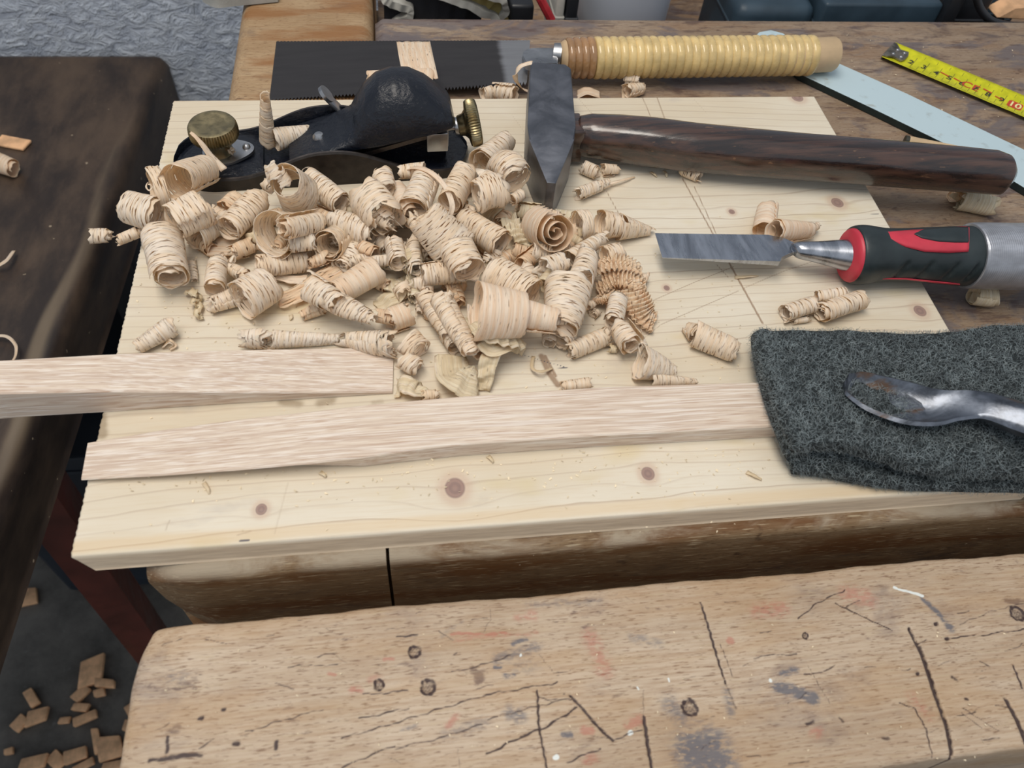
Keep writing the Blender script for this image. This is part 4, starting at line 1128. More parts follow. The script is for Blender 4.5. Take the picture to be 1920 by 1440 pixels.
# ================================================================== CLAMP ARM (holds the pad down)
cl = [((1586, 712), 12, .0300, 0), ((1588, 713), 34, .0300, .1), ((1592, 714), 50, .0302, .35), ((1602, 718), 72, .0305, .75), ((1621, 725), 90, .0310, 1.05), ((1650, 737), 102, .0315, 1.25), ((1700, 751), 108, .0325, 1.35), ((1745, 758), 94, .0340, 1.1), ((1785, 757), 72, .0355, .5), ((1825, 755), 66, .037, .0),
      ((1860, 760), 68, .0385, -.4), ((1910, 777), 74, .0400, -.7), ((1980, 800), 78, .043, -.7), ((2060, 830), 80, .047, -.7)]
o5 = at(1700, 755, .03); rings = []
cpts = spline([at(p[0], p[1], z) for p, w_, z, k in cl], 60); wz = spline([Vector((w_ * depth(p[0], p[1], z) / F / 2, z, k)) for p, w_, z, k in cl], 60)
for i, (c_, q) in enumerate(zip(cpts, wz)):
    d = (cpts[min(i + 1, 59)] - cpts[max(i - 1, 0)]).normalized(); sd = Vector((0, 0, 1)).cross(d).normalized(); ring = []
    hw, _, k = q
    T_ = min(1, hw / .012)
    for j in range(17):
        s = -1 + 2 * j / 16
        dz = -.0052 * k * max(0, 1 - (s / .86) ** 2) ** .7 if k > 0 else .0070 * -k * (1 - abs(s) ** 1.3) 
        if abs(s) > .95: dz -= .0012
        ring.append(c_ - o5 + sd * (-s * hw) + Vector((0, 0, dz)))
    for j in range(7):
        s = 1 - 2 * (j + .5) / 7; ring.append(c_ - o5 + sd * (-s * hw * .85) + Vector((0, 0, -(.0030 + .0028 * T_ * (1 - s * s) + .004 * max(0, -k)))))
    rings.append(ring)
o = loft('clamp_arm', rings, MAT['clamp'], None, auto=.8); o.location = o5
tag(o, 'forged steel clamp arm with spoon shaped rusty pad pressing on the scouring pad', 'clamp')

# ================================================================== SMALL THINGS ON THE BENCH TOP
q = at(1093, 78, -.010)
b = bmesh.new(); bmesh.ops.create_cone(b, cap_ends=True, segments=32, radius1=.0072, radius2=.0068, depth=.004)
bmesh.ops.bevel(b, geom=list(b.edges), offset=.0006, segments=2, affect='EDGES')
o = bmobj('plastic_disc', b, MAT['chalk']); o.location = at(1093, 83, -.0128)
tag(o, 'small pale green round plastic disc behind the rattan saw handle', 'disc')
a_, c_ = at(1696, 263, -.0110), at(1775, 279, -.0110)
o = tube('wooden_rod', [a_, a_.lerp(c_, .5), c_, c_ + (c_ - a_) * .5], .0035, MAT['barewood'], None, 14); rebase(o, a_.lerp(c_, .5))
o.data.materials.append(MAT['ink'])
for p in o.data.polygons:
    if (p.center + o.location - a_).length < .0045: p.material_index = 1
tag(o, 'short pale wooden rod with a dark end between hammer handle and blue bar', 'rod')

# ================================================================== TOOL TRAY CONTENTS
ZTR = ZT - .088
tb = aty(1087, 36, .655); te = aty(1262, 36, .655)
r0 = (te.x - tb.x) / 2 * 1.02; cx = (tb.x + te.x) / 2 + .006
bk = empty('plastic_tub', (cx, .655 + r0, ZTR), 'white plastic tub standing in the tool tray behind the saw handle', 'tub')
lathe('bucket_wall', [(0, .0005), (r0 * .93, .0005), (r0 * .955, .003), (r0 * 1.06, .150), (r0 * 1.10, .151), (r0 * 1.10, .156), (r0 * 1.03, .156), (r0 * .92, .006), (0, .006)], MAT['tub'], bk, 64)
def tray_box(name, pxl_, pxr, ytop, y, h, dep, mat, label, cat, bev=.004):
    a = aty(pxl_, ytop, y); c_ = aty(pxr, ytop, y)
    b = bmesh.new(); box_bm(b, -(c_.x - a.x) / 2, (c_.x - a.x) / 2, 0, dep, .0003, h, bev, 3)
    # lid groove and ribs give the case its form
    box_bm(b, -(c_.x - a.x) / 2 - .001, (c_.x - a.x) / 2 + .001, -.001, dep + .001, h * .72, h * .76, .001, 1)
    for k in range(2): box_bm(b, (k - .5) * (c_.x - a.x) * .5 - .003, (k - .5) * (c_.x - a.x) * .5 + .003, -.0018, .001, .012, h * .70, .0008, 1)
    o = bmobj(name, b, MAT[mat]); o.location = ((a.x + c_.x) / 2, y, ZTR); return tag(o, label, cat)
tray_box('tool_case', 1378, 1528, 40, .640, .078, .09, 'bluecase', 'dark blue plastic tool case in the tray, right of the white tub', 'case', .010)
tray_box('tool_case', 1536, 1755, 42, .632, .086, .05, 'bluecase', 'taller blue grey tool case in the tray above the rattan handle end', 'case', .003)
tray_box('tool_case', 1788, 1840, 42, .640, .090, .05, 'blackcase', 'narrow dark box in the tray right of the black post', 'case', .002)
tray_box('tool_case', 1846, 1905, 30, .660, .084, .06, 'bluecase', 'small dark teal case in the tray at the far right', 'case', .004)
a = aty(1772, 42, .628); o = box('steel_post', -.0065, .0065, 0, .013, .0003, .12, MAT['blackcase'], None, .002); o.location = (a.x, .625, ZTR); tag(o, 'upright black steel post between the blue cases in the tray', 'post')
pts_ = [aty(1822, -60, .622), aty(1832, 0, .619), aty(1846, 28, .616), aty(1866, 42, .615), aty(1900, 48, .617), aty(1950, 50, .62)]
o = tube('black_cable', pts_, .0032, MAT['blackcase'], None, 12); rebase(o, pts_[2]); tag(o, 'curved black cable bending in front of the teal case at top right', 'cable')
b = bmesh.new()
wa, wb, wc, wd = aty(1868, 34, .63), aty(1905, 14, .63), aty(1960, 10, .63), aty(1960, 40, .63)
V = [b.verts.new(p - wa) for p in (wa, wb, wc, wd)]; f_ = b.faces.new(V); r_ = bmesh.ops.extrude_face_region(b, geom=[f_]); bmesh.ops.translate(b, verts=[v for v in r_['geom'] if isinstance(v, bmesh.types.BMVert)], vec=(0, .02, 0))
bmesh.ops.bevel(b, geom=list(b.edges), offset=.001, segments=1, affect='EDGES')
o = bmobj('wood_offcut', b, MAT['chip'], None, False, None); o.location = wa; tag(o, 'pointed pale wood offcut leaning in the tray at the top right corner', 'offcut')
# folded cloth : three wavy layers
def cloth(name, pts, th, dep, mat, label=None, parent=None, seed=0):
    cl_ = spline(pts, 60); rings = []
    for i, p in enumerate(cl_):
        d = (cl_[min(i + 1, 59)] - cl_[max(i - 1, 0)]).normalized(); n_ = Vector((-d.z, 0, d.x)).normalized(); ring = []
        for k, (s, t) in enumerate(((0, -.5), (0, 0), (0, .5), (.3, .5), (.6, .5), (1, .5), (1, -.5), (.6, -.5), (.3, -.5))):
            w_ = .003 * noise.noise(Vector((i * .12, s * 3, seed)))
            ring.append(p + n_ * (t * th + w_) + Vector((0, s * dep + .002 * noise.noise(Vector((i * .2, 5, seed))), 0)))
        rings.append(ring)
    return loft(name, rings, mat, parent, auto=1.2)
Y1 = .632
rag_ = empty('folded_cloth', (.02, Y1, ZTR), 'crumpled pale and dark work cloth bundle in the tray behind the saw blade', 'cloth')
def A3(a, c_, y): return aty(a, c_, y) - Vector((.02, Y1, ZTR))
cloth('outer_fold', [A3(712, -8, Y1), A3(734, 8, Y1), A3(770, 24, Y1), A3(740, 50, Y1)], .006, .05, MAT['cloth'], None, rag_, 1)
cloth('dark_fold', [A3(722, 14, Y1 + .008), A3(765, 18, Y1 + .008), A3(840, 34, Y1 + .008), A3(900, 45, Y1 + .008)], .035, .06, MAT['cloth_dark'], None, rag_, 2)
cloth('inner_fold', [A3(760, -30, Y1 - .002), A3(830, -6, Y1 - .004), A3(880, 14, Y1 - .004), A3(925, 34, Y1 - .002), A3(935, 60, Y1)], .006, .05, MAT['cloth'], None, rag_, 3)
cloth('ochre_fold', [A3(820, -40, Y1 + .003), A3(880, -6, Y1 + .003), A3(925, 10, Y1 + .003), A3(940, 50, Y1 + .003)], .012, .05, MAT['cloth_yellow'], None, rag_, 4)
cloth('top_fold', [A3(830, -40, Y1 - .006), A3(890, -14, Y1 - .008), A3(940, 0, Y1 - .008), A3(948, 20, Y1 - .004), A3(936, 44, Y1), A3(950, 60, Y1)], .005, .05, MAT['cloth'], None, rag_, 5)
pa, pc = aty(1004, -20, .628), aty(1034, 38, .628)
o = tube('red_pencil', [pa + (pa - pc) * .6, pa, pc], .0036, MAT['redpaint'], None, 8); rebase(o, pc); tag(o, 'thin red pencil standing among the tray clutter beside the cloth', 'pencil')
tray_box('tin_box', 955, 1000, 40, .636, .08, .05, 'blackcase', 'small black box in the tray between cloth and red pencil', 'box', .003)
tray_box('tin_box', 1040, 1056, 40, .640, .09, .05, 'cloth', 'narrow pale grey box in the tray right of the red pencil', 'box', .002)
tray_box('tin_box', 1060, 1082, 40, .638, .09, .05, 'blackcase', 'thin black box in the tray touching the white tub', 'box', .003)
# the rag's hem hanging over the far left of the bench
hp_ = [at(378, -6, -.0135), at(402, 5, -.0105), at(440, 2, -.0100), at(520, -6, -.0100)]
o = loft('hanging_cloth', [[p + Vector((0, s * .05, t * .004)) for s, t in ((0, -1), (0, 1), (1, 1), (1, -1))] for p in spline(hp_, 24)], MAT['cloth'], None, auto=1.2); rebase(o, hp_[1])
tag(o, 'edge of a pale green grey cloth at the top above the wall gap', 'cloth')

# ================================================================== LOW DARK BENCH AT LEFT
ZS = ZB - .22
def slab_attr(X, Y, Z):
    return dict(wear=np.exp(-((X + .298 - .035 * (Y - .31) / .58 + .012 + .004 * np.sin(Y * 30)) / .008) ** 2) * np.clip((.95 - Y) * 2.2, .15, 1))
def slab_edge(X, Y):
    return np.where(X > -.5, .0345 * (Y - .31) / .58, 0), np.zeros_like(X)
low = empty('low_bench', (-.5, .55, 0), 'low dark stained wooden bench with worn light edge standing at left', 'bench')
o = slab('plank_top', -.75, -.2975, .05, .895, ZS, .072, .005, .005, .012, MAT['slab'], None, None, slab_attr, slab_edge)
o.parent = low; o.matrix_parent_inverse = Matrix.Translation(-Vector(low.location))
def beam(name, a, b_, wx, wy, mat, parent, bev=.002):
    a, b_ = Vector(a), Vector(b_); M_ = axisM(a, b_); b = bmesh.new(); box_bm(b, -wx / 2, wx / 2, -wy / 2, wy / 2, 0, (b_ - a).length, bev, 2, M_)
    o = bmobj(name, b, MAT[mat]); o.parent = parent; o.matrix_parent_inverse = Matrix.Translation(-Vector(parent.location)); return o
beam('leg', at(305, 1235, -.80), at(50, 880, -.31), .055, .035, 'redbeam', low)['label'] = 'splayed red brown leg'
beam('leg', (-.66, .12, .002), (-.60, .15, ZS - .046), .05, .04, 'redbeam', low); beam('leg', (-.70, .84, .002), (-.66, .84, ZS - .046), .05, .04, 'redbeam', low)
beam('leg', (-.30, .855, .002), (-.30, .84, ZS - .39), .03, .03, 'redbeam', low)
b = bmesh.new(); box_bm(b, -.322, -.285, .64, .86, ZS - .40, ZS - .073, .003); o = bmobj('side_panel', b, MAT['blackcase']); o.parent = low; o.matrix_parent_inverse = Matrix.Translation(-Vector(low.location))
beam('apron', (-.36, .15, ZS - .11), (-.36, .49, ZS - .11), .02, .07, 'slab', low)
beam('stretcher', (-.62, .16, ZB - .38), (-.42, .16, ZB - .38), .03, .05, 'redbeam', low)
# blue grey metal cabinet on the floor between the benches
b = bmesh.new(); box_bm(b, -.09, .09, -.14, .14, 0, .365, .006, 2); box_bm(b, -.082, .082, -.144, -.138, .03, .34, .002, 1); box_bm(b, -.02, .02, -.150, -.143, .27, .28, .001, 1)
o = bmobj('metal_cabinet', b, MAT['floorbox']); o.location = (-.43, .665, 0.0005); tag(o, 'blue grey metal cabinet glimpsed in the dark gap under the low bench', 'cabinet')
# things on the low bench
zl = -.22
b = bmesh.new(); box_bm(b, -.016, .016, -.008, .008, 0, .003, .0008, 1, Matrix.Rotation(math.radians(-18), 4, 'Z'))
o = bmobj('wood_chip', b, MAT['chip']); o.location = at(25, 270, zl + .0005); tag(o, 'small flat wood chip lying on the dark low bench, the upper one', 'wood chip', 'chips on the low bench')
GL = 'shavings on the low bench'
BB = -.22
curl((-20, 300), (30, 318), 38, 34, 0, 1.6, 'rolled shaving on the dark low bench below the flat chip', base=BB, group=GL, mat='shave_solid')
strip([(-30, 500, -216), (-5, 498, -212), (12, 488, -210), (26, 470, -214)], (5, 3), 'short bent sliver on the dark low bench at the left frame edge', group=GL, mat='shave_solid', n=16, K=3)
strip([(-20, 632, -216), (10, 630, -212), (28, 645, -210), (30, 662, -212), (24, 676, -216)], (3, 2), 'thin hoop of shaving on the dark low bench just above the oak stick', group=GL, mat='shave_solid', n=24, K=3)
# floor scraps
FS = [(36, 1120, 60, 30, 5), (170, 1258, 38, 48, 20), (195, 1280, 34, 14, -10), (150, 1300, 26, 20, 60), (58, 1308, 18, 30, 30), (68, 1342, 34, 24, 15), (150, 1325, 30, 12, -10), (158, 1345, 40, 14, 20), (250, 1326, 30, 18, 30),
      (246, 1362, 22, 26, 70), (205, 1402, 46, 36, 5), (250, 1398, 34, 36, -15), (60, 1430, 44, 22, 10), (105, 1425, 28, 26, 40), (140, 1415, 40, 20, 12), (155, 1435, 36, 12, 25), (245, 1430, 26, 22, -10), (212, 1435, 40, 14, 5), (35, 1355, 28, 18, 50),
      (180, 1390, 14, 40, 10), (120, 1350, 20, 10, 0), (15, 1408, 16, 10, 10), (185, 1298, 20, 12, 10)]
where = ['lone pale offcut far up the floor beside the red brown leg', 'upright squarish floor offcut nearest under the red brown leg', 'small rounded offcut right of the squarish floor offcut', 'round floor chip left below the squarish offcut', 'leaning three cornered floor chip at left of the scatter',
 'pale square floor offcut in the left of the scatter', 'thin floor chip above the long slanting sliver', 'long slanting floor sliver in the middle of the scatter', 'floor chip close to the vise jaw, the upper one', 'floor chip close to the vise jaw, under the upper one',
 'large squarish floor offcut near the bottom edge', 'large floor offcut touching the vise jaw silhouette', 'leftmost floor offcut at the bottom frame edge', 'rounded floor offcut second from left at the bottom', 'broad floor chip in the bottom pile, centre', 'thin floor sliver at the bottom pile centre',
 'floor chip at the bottom edge beside the jaw', 'floor strip at the bottom under the large squarish offcut', 'dull grey floor chip at the far left of the scatter', 'narrow upright floor strip against the large squarish offcut', 'tiny floor chip between the pale square and the slanting sliver', 'tiny floor chip at the left frame edge low down', 'tiny floor chip just below the rounded chip pair']
for k, ((a, c_, w_, h_, an), lb) in enumerate(zip(FS, where)):
    zf = -ZB; dp = depth(a, c_, zf) / F
    b = bmesh.new(); T = .006 + .004 * random.random(); box_bm(b, -w_ / 2 * dp, w_ / 2 * dp, -h_ / 2 * dp * 1.15, h_ / 2 * dp * 1.15, 0, T, .0015, 2, Matrix.Rotation(math.radians(an), 4, 'Z'))
    sh_ = random.uniform(-.35, .35); tp_ = random.uniform(-.25, .25)
    for v in b.verts: v.co.x += v.co.y * sh_; v.co.y *= 1 + tp_ * v.co.x / (w_ * dp)
    o = bmobj('wood_offcut', b, MAT['chip'], None, True, .5); p = at(a, c_, zf + T); o.location = (p.x, p.y, .0006); tag(o, lb, 'wood offcut', 'wood offcuts on the floor')
# ================================================================== the shavings, one by one
H_ = 'curled shavings in the heap'; LO = 'loose shavings around the heap'; BK = 'shavings behind the pine board'
# left end of the heap
curl((384, 318), (326, 342), 58, 66, 8, 1.0, 'wide open hoop shaving leaning on the plane toe below the brass knob', inner=.93, ph=250, P=.03, l2=22)
strip([(420, 318, 16), (395, 292, 22), (372, 262, 30), (357, 248, 33)], (5, 1.5), 'straight splinter strip rising in front of the brass knob', mat='shave_solid', K=4, n=18)
curl((285, 358), (312, 352), 84, 80, 8, 1.1, 'thin tall ring shaving left of the wide open hoop', inner=.92, P=.05)
strip([(290, 345, 24), (279, 342, 28), (274, 350, 27), (280, 357, 26), (286, 350, 27), (278, 345, 28)], (1, .8), 'tiny frizzy tendril sticking out over the dark bench', K=2, n=40)
curl((234, 388), (300, 405), 58, 66, 8, 1.8, 'square ended roll at the far left of the heap, over the board edge', inner=.75)
curl((170, 442), (212, 440), 30, 24, 5, 2.0, 'leftmost small curl dangling clear of the board', inner=.4, P=.3)
curl((216, 452), (268, 430), 22, 26, 5, 1.6, 'thin curl linking the dangling one with the heap', inner=.5, P=.3)
curl((324, 420), (392, 388), 72, 74, 14, 1.9, 'big double roll with a dark scroll hole, centre left of the heap', inner=.5, ph=60)
curl((352, 440), (402, 408), 74, 62, 3, 1.5, 'tilted roll underneath the big double roll', inner=.7)
curl((306, 440), (322, 524), 68, 66, 5, 2.4, 'fat upright roll whose torn mouth opens towards the viewer at left', inner=.55, P=.06, ph=90)
curl((357, 486), (366, 530), 17, 14, 0, 3, 'pencil thin upright roll right of the fat upright one', inner=.7, P=.5)
curl((425, 432), (487, 368), 52, 54, 10, 1.9, 'pale roll slanting up in front of the black plane side', inner=.6)
curl((420, 395), (448, 370), 40, 36, 10, 1.5, 'half hidden roll behind the pale slanting one', mat='shave_pink', inner=.7)
curl((398, 398), (432, 412), 34, 30, 8, 1.5, 'stubby roll between double roll and pale slanting roll', inner=.7)
curl((470, 378), (500, 392), 26, 20, 4, 2, 'small dark curl under the tall twisting shaving', inner=.6, P=.4)
strip([(393, 462, 5), (435, 462, 5.5), (478, 456, 6)], (14, 13), 'flat straw coloured wood flake under the slanting roll', mat='shave_solid', n=10, thick=.0009)
curl((408, 492), (402, 545), 36, 42, 4, 1.4, 'bowed half roll left of the broad riddled roll', inner=.8, P=.1)
curl((428, 500), (470, 522), 24, 30, 3, 2, 'loosely frayed small roll above the broad riddled roll', inner=.5, P=.3, rag=3)
strip([(412, 475, 6), (420, 488, 11), (426, 500, 8)], (4, 3), 'short upright sliver above the bowed half roll', n=12, K=3)
strip([(431, 492, 10), (438, 480, 12), (440, 490, 9), (432, 494, 8)], (1.6, 1.2), 'tiny ringlet next to the short upright sliver', n=20, K=2)
curl((452, 566), (508, 532), 74, 66, 2, 1.5, 'broad roll riddled with pores at the lower left of the heap', inner=.8, P=.04, wob=.03)
curl((392, 572), (452, 552), 32, 38, 0, 2, 'ragged narrow tail of a roll left of the broad riddled one', inner=.6, rag=3)
strip([(352, 546, 3), (365, 548, 6), (372, 560, 2), (362, 566, 5), (375, 575, 2), (368, 588, 4), (380, 596, 1)], (5, 3), 'zigzag wisp of crumbs below the fat upright roll', mat='shave_yellow', n=40, K=3, crinkle=.8, freq=9, group=LO)
# centre left
curl((545, 430), (508, 440), 66, 88, 4, 1.3, 'large open loop with a second scroll nested in it', inner=.8, ph=150, l2=12)
curl((602, 414), (524, 430), 42, 46, 16, 2.6, 'scroll ended roll resting upon the large open loop', inner=.3, ph=20, l2=27)
curl((540, 456), (592, 450), 36, 34, 14, 2, 'short bright roll below the scroll ended one', inner=.6)
curl((577, 490), (480, 498), 40, 46, 0, 2.2, 'straight roll with open left mouth under the bright short roll', inner=.6, P=.08, l2=5)
curl((508, 300), (530, 350), 30, 50, 42, 1.1, 'upper lip of the tall twisting shaving before the plane', inner=.7, ph=0, P=.45, l2=26)
curl((532, 335), (566, 376), 58, 92, 34, 1.9, 'tall twisting cone shaving standing before the plane side', inner=.6, P=.3, l2=0)
curl((500, 345), (512, 352), 26, 26, 14, 1.4, 'small ring hanging beside the tall twisting cone', inner=.8)
curl((575, 332), (643, 384), 40, 42, 14, 2.2, 'neat roll slanting down to the right against the dark plane side', inner=.7, P=.08)
curl((588, 400), (622, 412), 36, 34, 6, 1.5, 'rosy roll end peeping below the neat slanting roll', mat='shave_pink')
curl((625, 410), (706, 440), 40, 56, 9, 2.2, 'pale plump roll in the middle left of the heap', inner=.6)
curl((690, 368), (728, 412), 82, 78, 14, 1.5, 'large bright roll with a torn ragged opening', inner=.7, ph=240, rag=3)
curl((708, 402), (738, 424), 44, 30, 18, 2, 'ragged inner scroll poking from the large torn roll', inner=.4, rag=4, P=.3)
curl((640, 444), (612, 460), 56, 60, 0, 1.8, 'round mouthed roll facing the viewer like a ring', inner=.6, l2=9, ph=300, P=.02, wob=.02)
curl((640, 500), (676, 455), 38, 46, 3, 2.4, 'roll with a knobby scroll in its lower mouth', inner=.4, P=.06)
curl((676, 462), (705, 478), 30, 34, 8, 1.4, 'short brownish curl right of the knobby scroll', mat='shave_pink', inner=.7)
strip([(590, 462, 5), (612, 492, 5), (640, 518, 4), (655, 530, 3)], (3, 2), 'narrow flat splint running beneath the ring shaped roll', mat='shave_solid', n=14, K=3)
curl((628, 550), (708, 504), 48, 54, 3, 2.0, 'long pinkish roll slanting up behind the white twisted one', inner=.8, P=.05, mat='shave_solid')
curl((564, 594), (612, 572), 18, 32, 0, 2.4, 'coppery pointed roll tip under the white twisted shaving', inner=.6, P=.3, mat='shave_pink')
curl((568, 532), (640, 572), 52, 46, 12, 2.3, 'white loosely twisted shaving, its flared upper half', inner=.7, P=.5, rag=2)
curl((630, 566), (706, 602), 46, 26, 8, 3, 'white loosely twisted shaving, its tapering lower half', inner=.7, P=.5, rag=2)
strip([(525, 566, 3), (560, 550, 4), (600, 528, 6), (640, 506, 6)], (10, 15), 'frayed pinkish flat shard under the white twisted shaving', mat='shave_pink', n=24, fray=9)
strip([(518, 518, 4), (545, 524, 4), (575, 524, 5)], (4, 7), 'short frayed splinter below the straight roll', mat='shave_solid', n=14, fray=6)
curl((692, 492), (738, 487), 22, 22, 8, 2, 'small horizontal roll left of two little upright rolls', inner=.7)
curl((738, 452), (748, 497), 38, 38, 10, 1.6, 'left one of two little upright rolls in the middle', inner=.7)
curl((776, 455), (780, 512), 34, 32, 8, 2, 'right one of two little upright rolls in the middle', inner=.6, rag=3)
curl((712, 450), (725, 470), 26, 24, 6, 1.5, 'tiny round curl behind the left little upright roll')
strip([(735, 520, 3), (742, 545, 6), (728, 562, 3), (705, 575, 1)], (14, 9), 'filmy yellowish flap under the small horizontal roll', mat='shave_yellow', n=24, crinkle=.8, freq=2.5)
# upper centre
curl((716, 326), (726, 356), 38, 32, 24, 1.5, 'small cup shaped roll at the top of the heap by the plane cheek', inner=.8)
curl((748, 322), (800, 318), 26, 32, 20, 1.3, 'grey shaded curl at the very top of the heap', inner=.8)
curl((738, 355), (778, 408), 48, 60, 10, 1.7, 'brownish roll crossing behind the large torn roll', inner=.7, mat='shave_solid')
curl((800, 332), (775, 392), 48, 54, 18, 1.4, 'slab like pale roll standing in the top centre', inner=.8, P=.05)
strip([(748, 322, 22), (780, 314, 31), (812, 326, 33), (836, 352, 31), (848, 385, 26), (842, 408, 20)], (3.4, 3), 'long thin hoop strap arching over the heap top', mat='shave_solid', n=40, K=4)
curl((842, 380), (872, 322), 52, 52, 16, 1.6, 'orange lined roll leaning up to the right under the strap', inner=.7, P=.04)
curl((795, 400), (862, 474), 72, 88, 24, 3.4, 'biggest bright roll in the centre, slanting down to the right', inner=.25, P=.1, wob=.04, l2=4)
curl((770, 405), (790, 440), 30, 24, 18, 2, 'crumpled twist on the left shoulder of the biggest roll', inner=.5, rag=4, P=.4)
curl((856, 462), (882, 512), 62, 60, 16, 1.3, 'loose flap curl at the lower end of the biggest roll', inner=.8, rag=2)
curl((792, 516), (878, 506), 42, 44, 8, 2.4, 'clean straight roll with open right mouth, centre of the heap', inner=.7, P=.1)
curl((900, 308), (950, 262), 58, 40, 4, 1.7, 'shaded blue white roll between plane and hammer head', inner=.6, P=.08)
curl((935, 305), (972, 340), 54, 60, 12, 1.7, 'arched shaded roll touching the hammer head side', inner=.8, bend=4)
curl((888, 372), (945, 358), 64, 66, 14, 1.5, 'puffy pale roll below the arched shaded one', inner=.7, bend=3, rag=2)
curl((905, 335), (925, 350), 40, 44, 16, 1.4, 'crumpled bit between puffy and arched rolls', inner=.6, rag=4)
curl((958, 375), (980, 362), 24, 24, 14, 1.4, 'little grey curl right of the puffy roll')
curl((968, 392), (992, 396), 36, 30, 0, 2.4, 'dark scroll tucked against the foot of the hammer head', inner=.3, mat='shave_pink')
strip([(905, 425, 3), (915, 405, 8), (932, 385, 14), (945, 368, 18)], (10, 8), 'yellow brown flat piece under the puffy roll', mat='shave_yellow', n=18)
curl((866, 408), (944, 460), 42, 54, 8, 2.3, 'striped roll running down right beside the biggest roll', inner=.7, P=.08)
curl((868, 398), (890, 405), 34, 30, 8, 1.4, 'ring end above the striped roll')
curl((935, 418), (950, 400), 28, 34, 4, 2.4, 'tiny brown scroll above the frizzy cluster', inner=.3, mat='shave_pink')
strip([(945, 400, 8), (960, 420, 12), (975, 440, 12), (985, 460, 9), (975, 478, 6)], (11, 9), 'frizzy accordion cluster between striped and scroll rolls', mat='shave_yellow', n=70, crinkle=1.4, freq=9)
# right half
curl((1012, 424), (1044, 436), 74, 78, 0, 3.2, 'amber scroll facing the viewer like a snail shell', inner=.12, P=.02, mat='shave_solid', wob=.02, ph=0, l2=15)
curl((1078, 426), (1106, 420), 58, 54, 4, 1.4, 'short pale band right of the amber scroll', inner=.85)
curl((1165, 424), (1122, 420), 46, 58, 0, 1.4, 'open looped mouth of the cone by the chisel tip', inner=.85, P=.1)
curl((1155, 424), (1228, 434), 50, 12, 0, 3, 'cone of shaving pointing to the chisel tip', inner=.9, P=.5)
curl((998, 472), (1034, 476), 36, 34, 8, 2, 'small white ringed roll below the amber scroll', inner=.5)
curl((1062, 490), (1140, 440), 36, 22, 8, 2.6, 'slender roll pointing up right to the cone', inner=.8, P=.35)
curl((1018, 505), (1062, 490), 46, 40, 12, 1.6, 'white crumpled roll right of centre', inner=.6, rag=3)
curl((1020, 540), (1052, 505), 34, 38, 8, 1.6, 'yellowish bent roll under the white crumpled one', mat='shave_yellow')
curl((1104, 478), (1088, 530), 46, 54, 10, 1.4, 'short slanting roll above the wide flat slab roll', inner=.8, rag=3)
curl((1066, 535), (1052, 618), 84, 62, 7, 1.25, 'wide slab roll with level bands, right of centre', inner=.9, P=.03, wob=.03)
curl((1060, 618), (1048, 640), 50, 44, 2, 1.5, 'short stub below the wide slab roll', inner=.8)
curl((1032, 622), (1030, 646), 30, 27, 0, 2, 'little drum shaped roll beneath the pile front', inner=.8)
curl((1010, 470), (975, 500), 30, 36, 6, 1.5, 'dim roll behind the diagonal banded one', mat='shave_pink')
curl((985, 505), (1000, 535), 34, 30, 5, 1.8, 'twisted pale piece behind the diagonal banded roll', rag=2)
curl((922, 510), (998, 556), 70, 66, 8, 1.3, 'large diagonal banded roll with brown inside', inner=.92, P=.03, wob=.03)
curl((888, 582), (985, 590), 112, 84, 10, 1.4, 'huge flaring roll at the front centre', inner=.88, P=.08, ph=230, wob=.03, mat='shave_solid')
curl((975, 588), (1045, 602), 62, 50, 14, 1.7, 'narrow tube continuing the huge flaring roll', inner=.7, mat='shave_solid', P=.04)
curl((1035, 600), (1066, 600), 20, 16, 16, 2, 'tiny end piece poking from the narrow tube', inner=.7)
strip([(862, 604, 6), (895, 612, 14), (925, 625, 18), (955, 632, 16), (975, 640, 10)], (14, 12), 'pale yellow crimped flap over the huge flaring roll', mat='shave_yellow', n=60, crinkle=1.0, freq=8)
strip([(905, 640, 14), (925, 655, 14), (950, 648, 12), (972, 640, 8), (965, 662, 3)], (9, 8), 'buttery folded flap under the crimped one', mat='shave_yellow', n=30, crinkle=.6, freq=2)
strip([(930, 650, 12), (915, 680, 10), (910, 710, 5), (905, 732, 1)], (10, 7), 'creased upright ribbon at the front of the heap', mat='shave_yellow', n=40, crinkle=1.0, freq=3)
strip([(845, 668, 3), (850, 700, 8), (872, 712, 9), (890, 725, 5), (900, 735, 1)], (16, 22), 'wavy fan shaped film nearest the front oak stick', mat='shave_yellow', n=50, crinkle=1.0, freq=2.5)
curl((905, 632), (900, 668), 38, 36, 4, 2, 'coppery small roll behind the creased ribbon', mat='shave_pink')
curl((796, 552), (850, 640), 36, 36, 4, 3, 'left one of two long parallel twisted rolls', inner=.8, P=.4)
curl((826, 556), (886, 668), 42, 36, 9, 3.2, 'right one of two long parallel twisted rolls', inner=.8, P=.4)
curl((836, 618), (862, 650), 36, 44, 0, 1.5, 'open ended roll under the two parallel twisted rolls', inner=.85)
curl((838, 552), (830, 578), 26, 24, 14, 2, 'knob like curl topping the parallel twisted rolls', inner=.6)
curl((772, 520), (778, 562), 22, 24, 2, 2, 'thin vertical tube with a shadowed mouth, left of the parallel rolls', mat='shave_yellow', inner=.8)
curl((792, 530), (786, 590), 22, 20, 0, 3, 'slim frayed roll beside the thin vertical tube', P=.4, rag=2)
curl((852, 535), (862, 572), 24, 26, 2, 2, 'rosy upright roll behind the knob like curl', mat='shave_pink')
curl((728, 602), (770, 588), 46, 50, 0, 1.6, 'round roll with amber torn mouth beside the white twist', inner=.75, rag=3, mat='shave_solid')
curl((706, 592), (740, 598), 28, 26, 4, 2.2, 'little brown lipped curl in the amber torn mouth', inner=.5, mat='shave_pink')
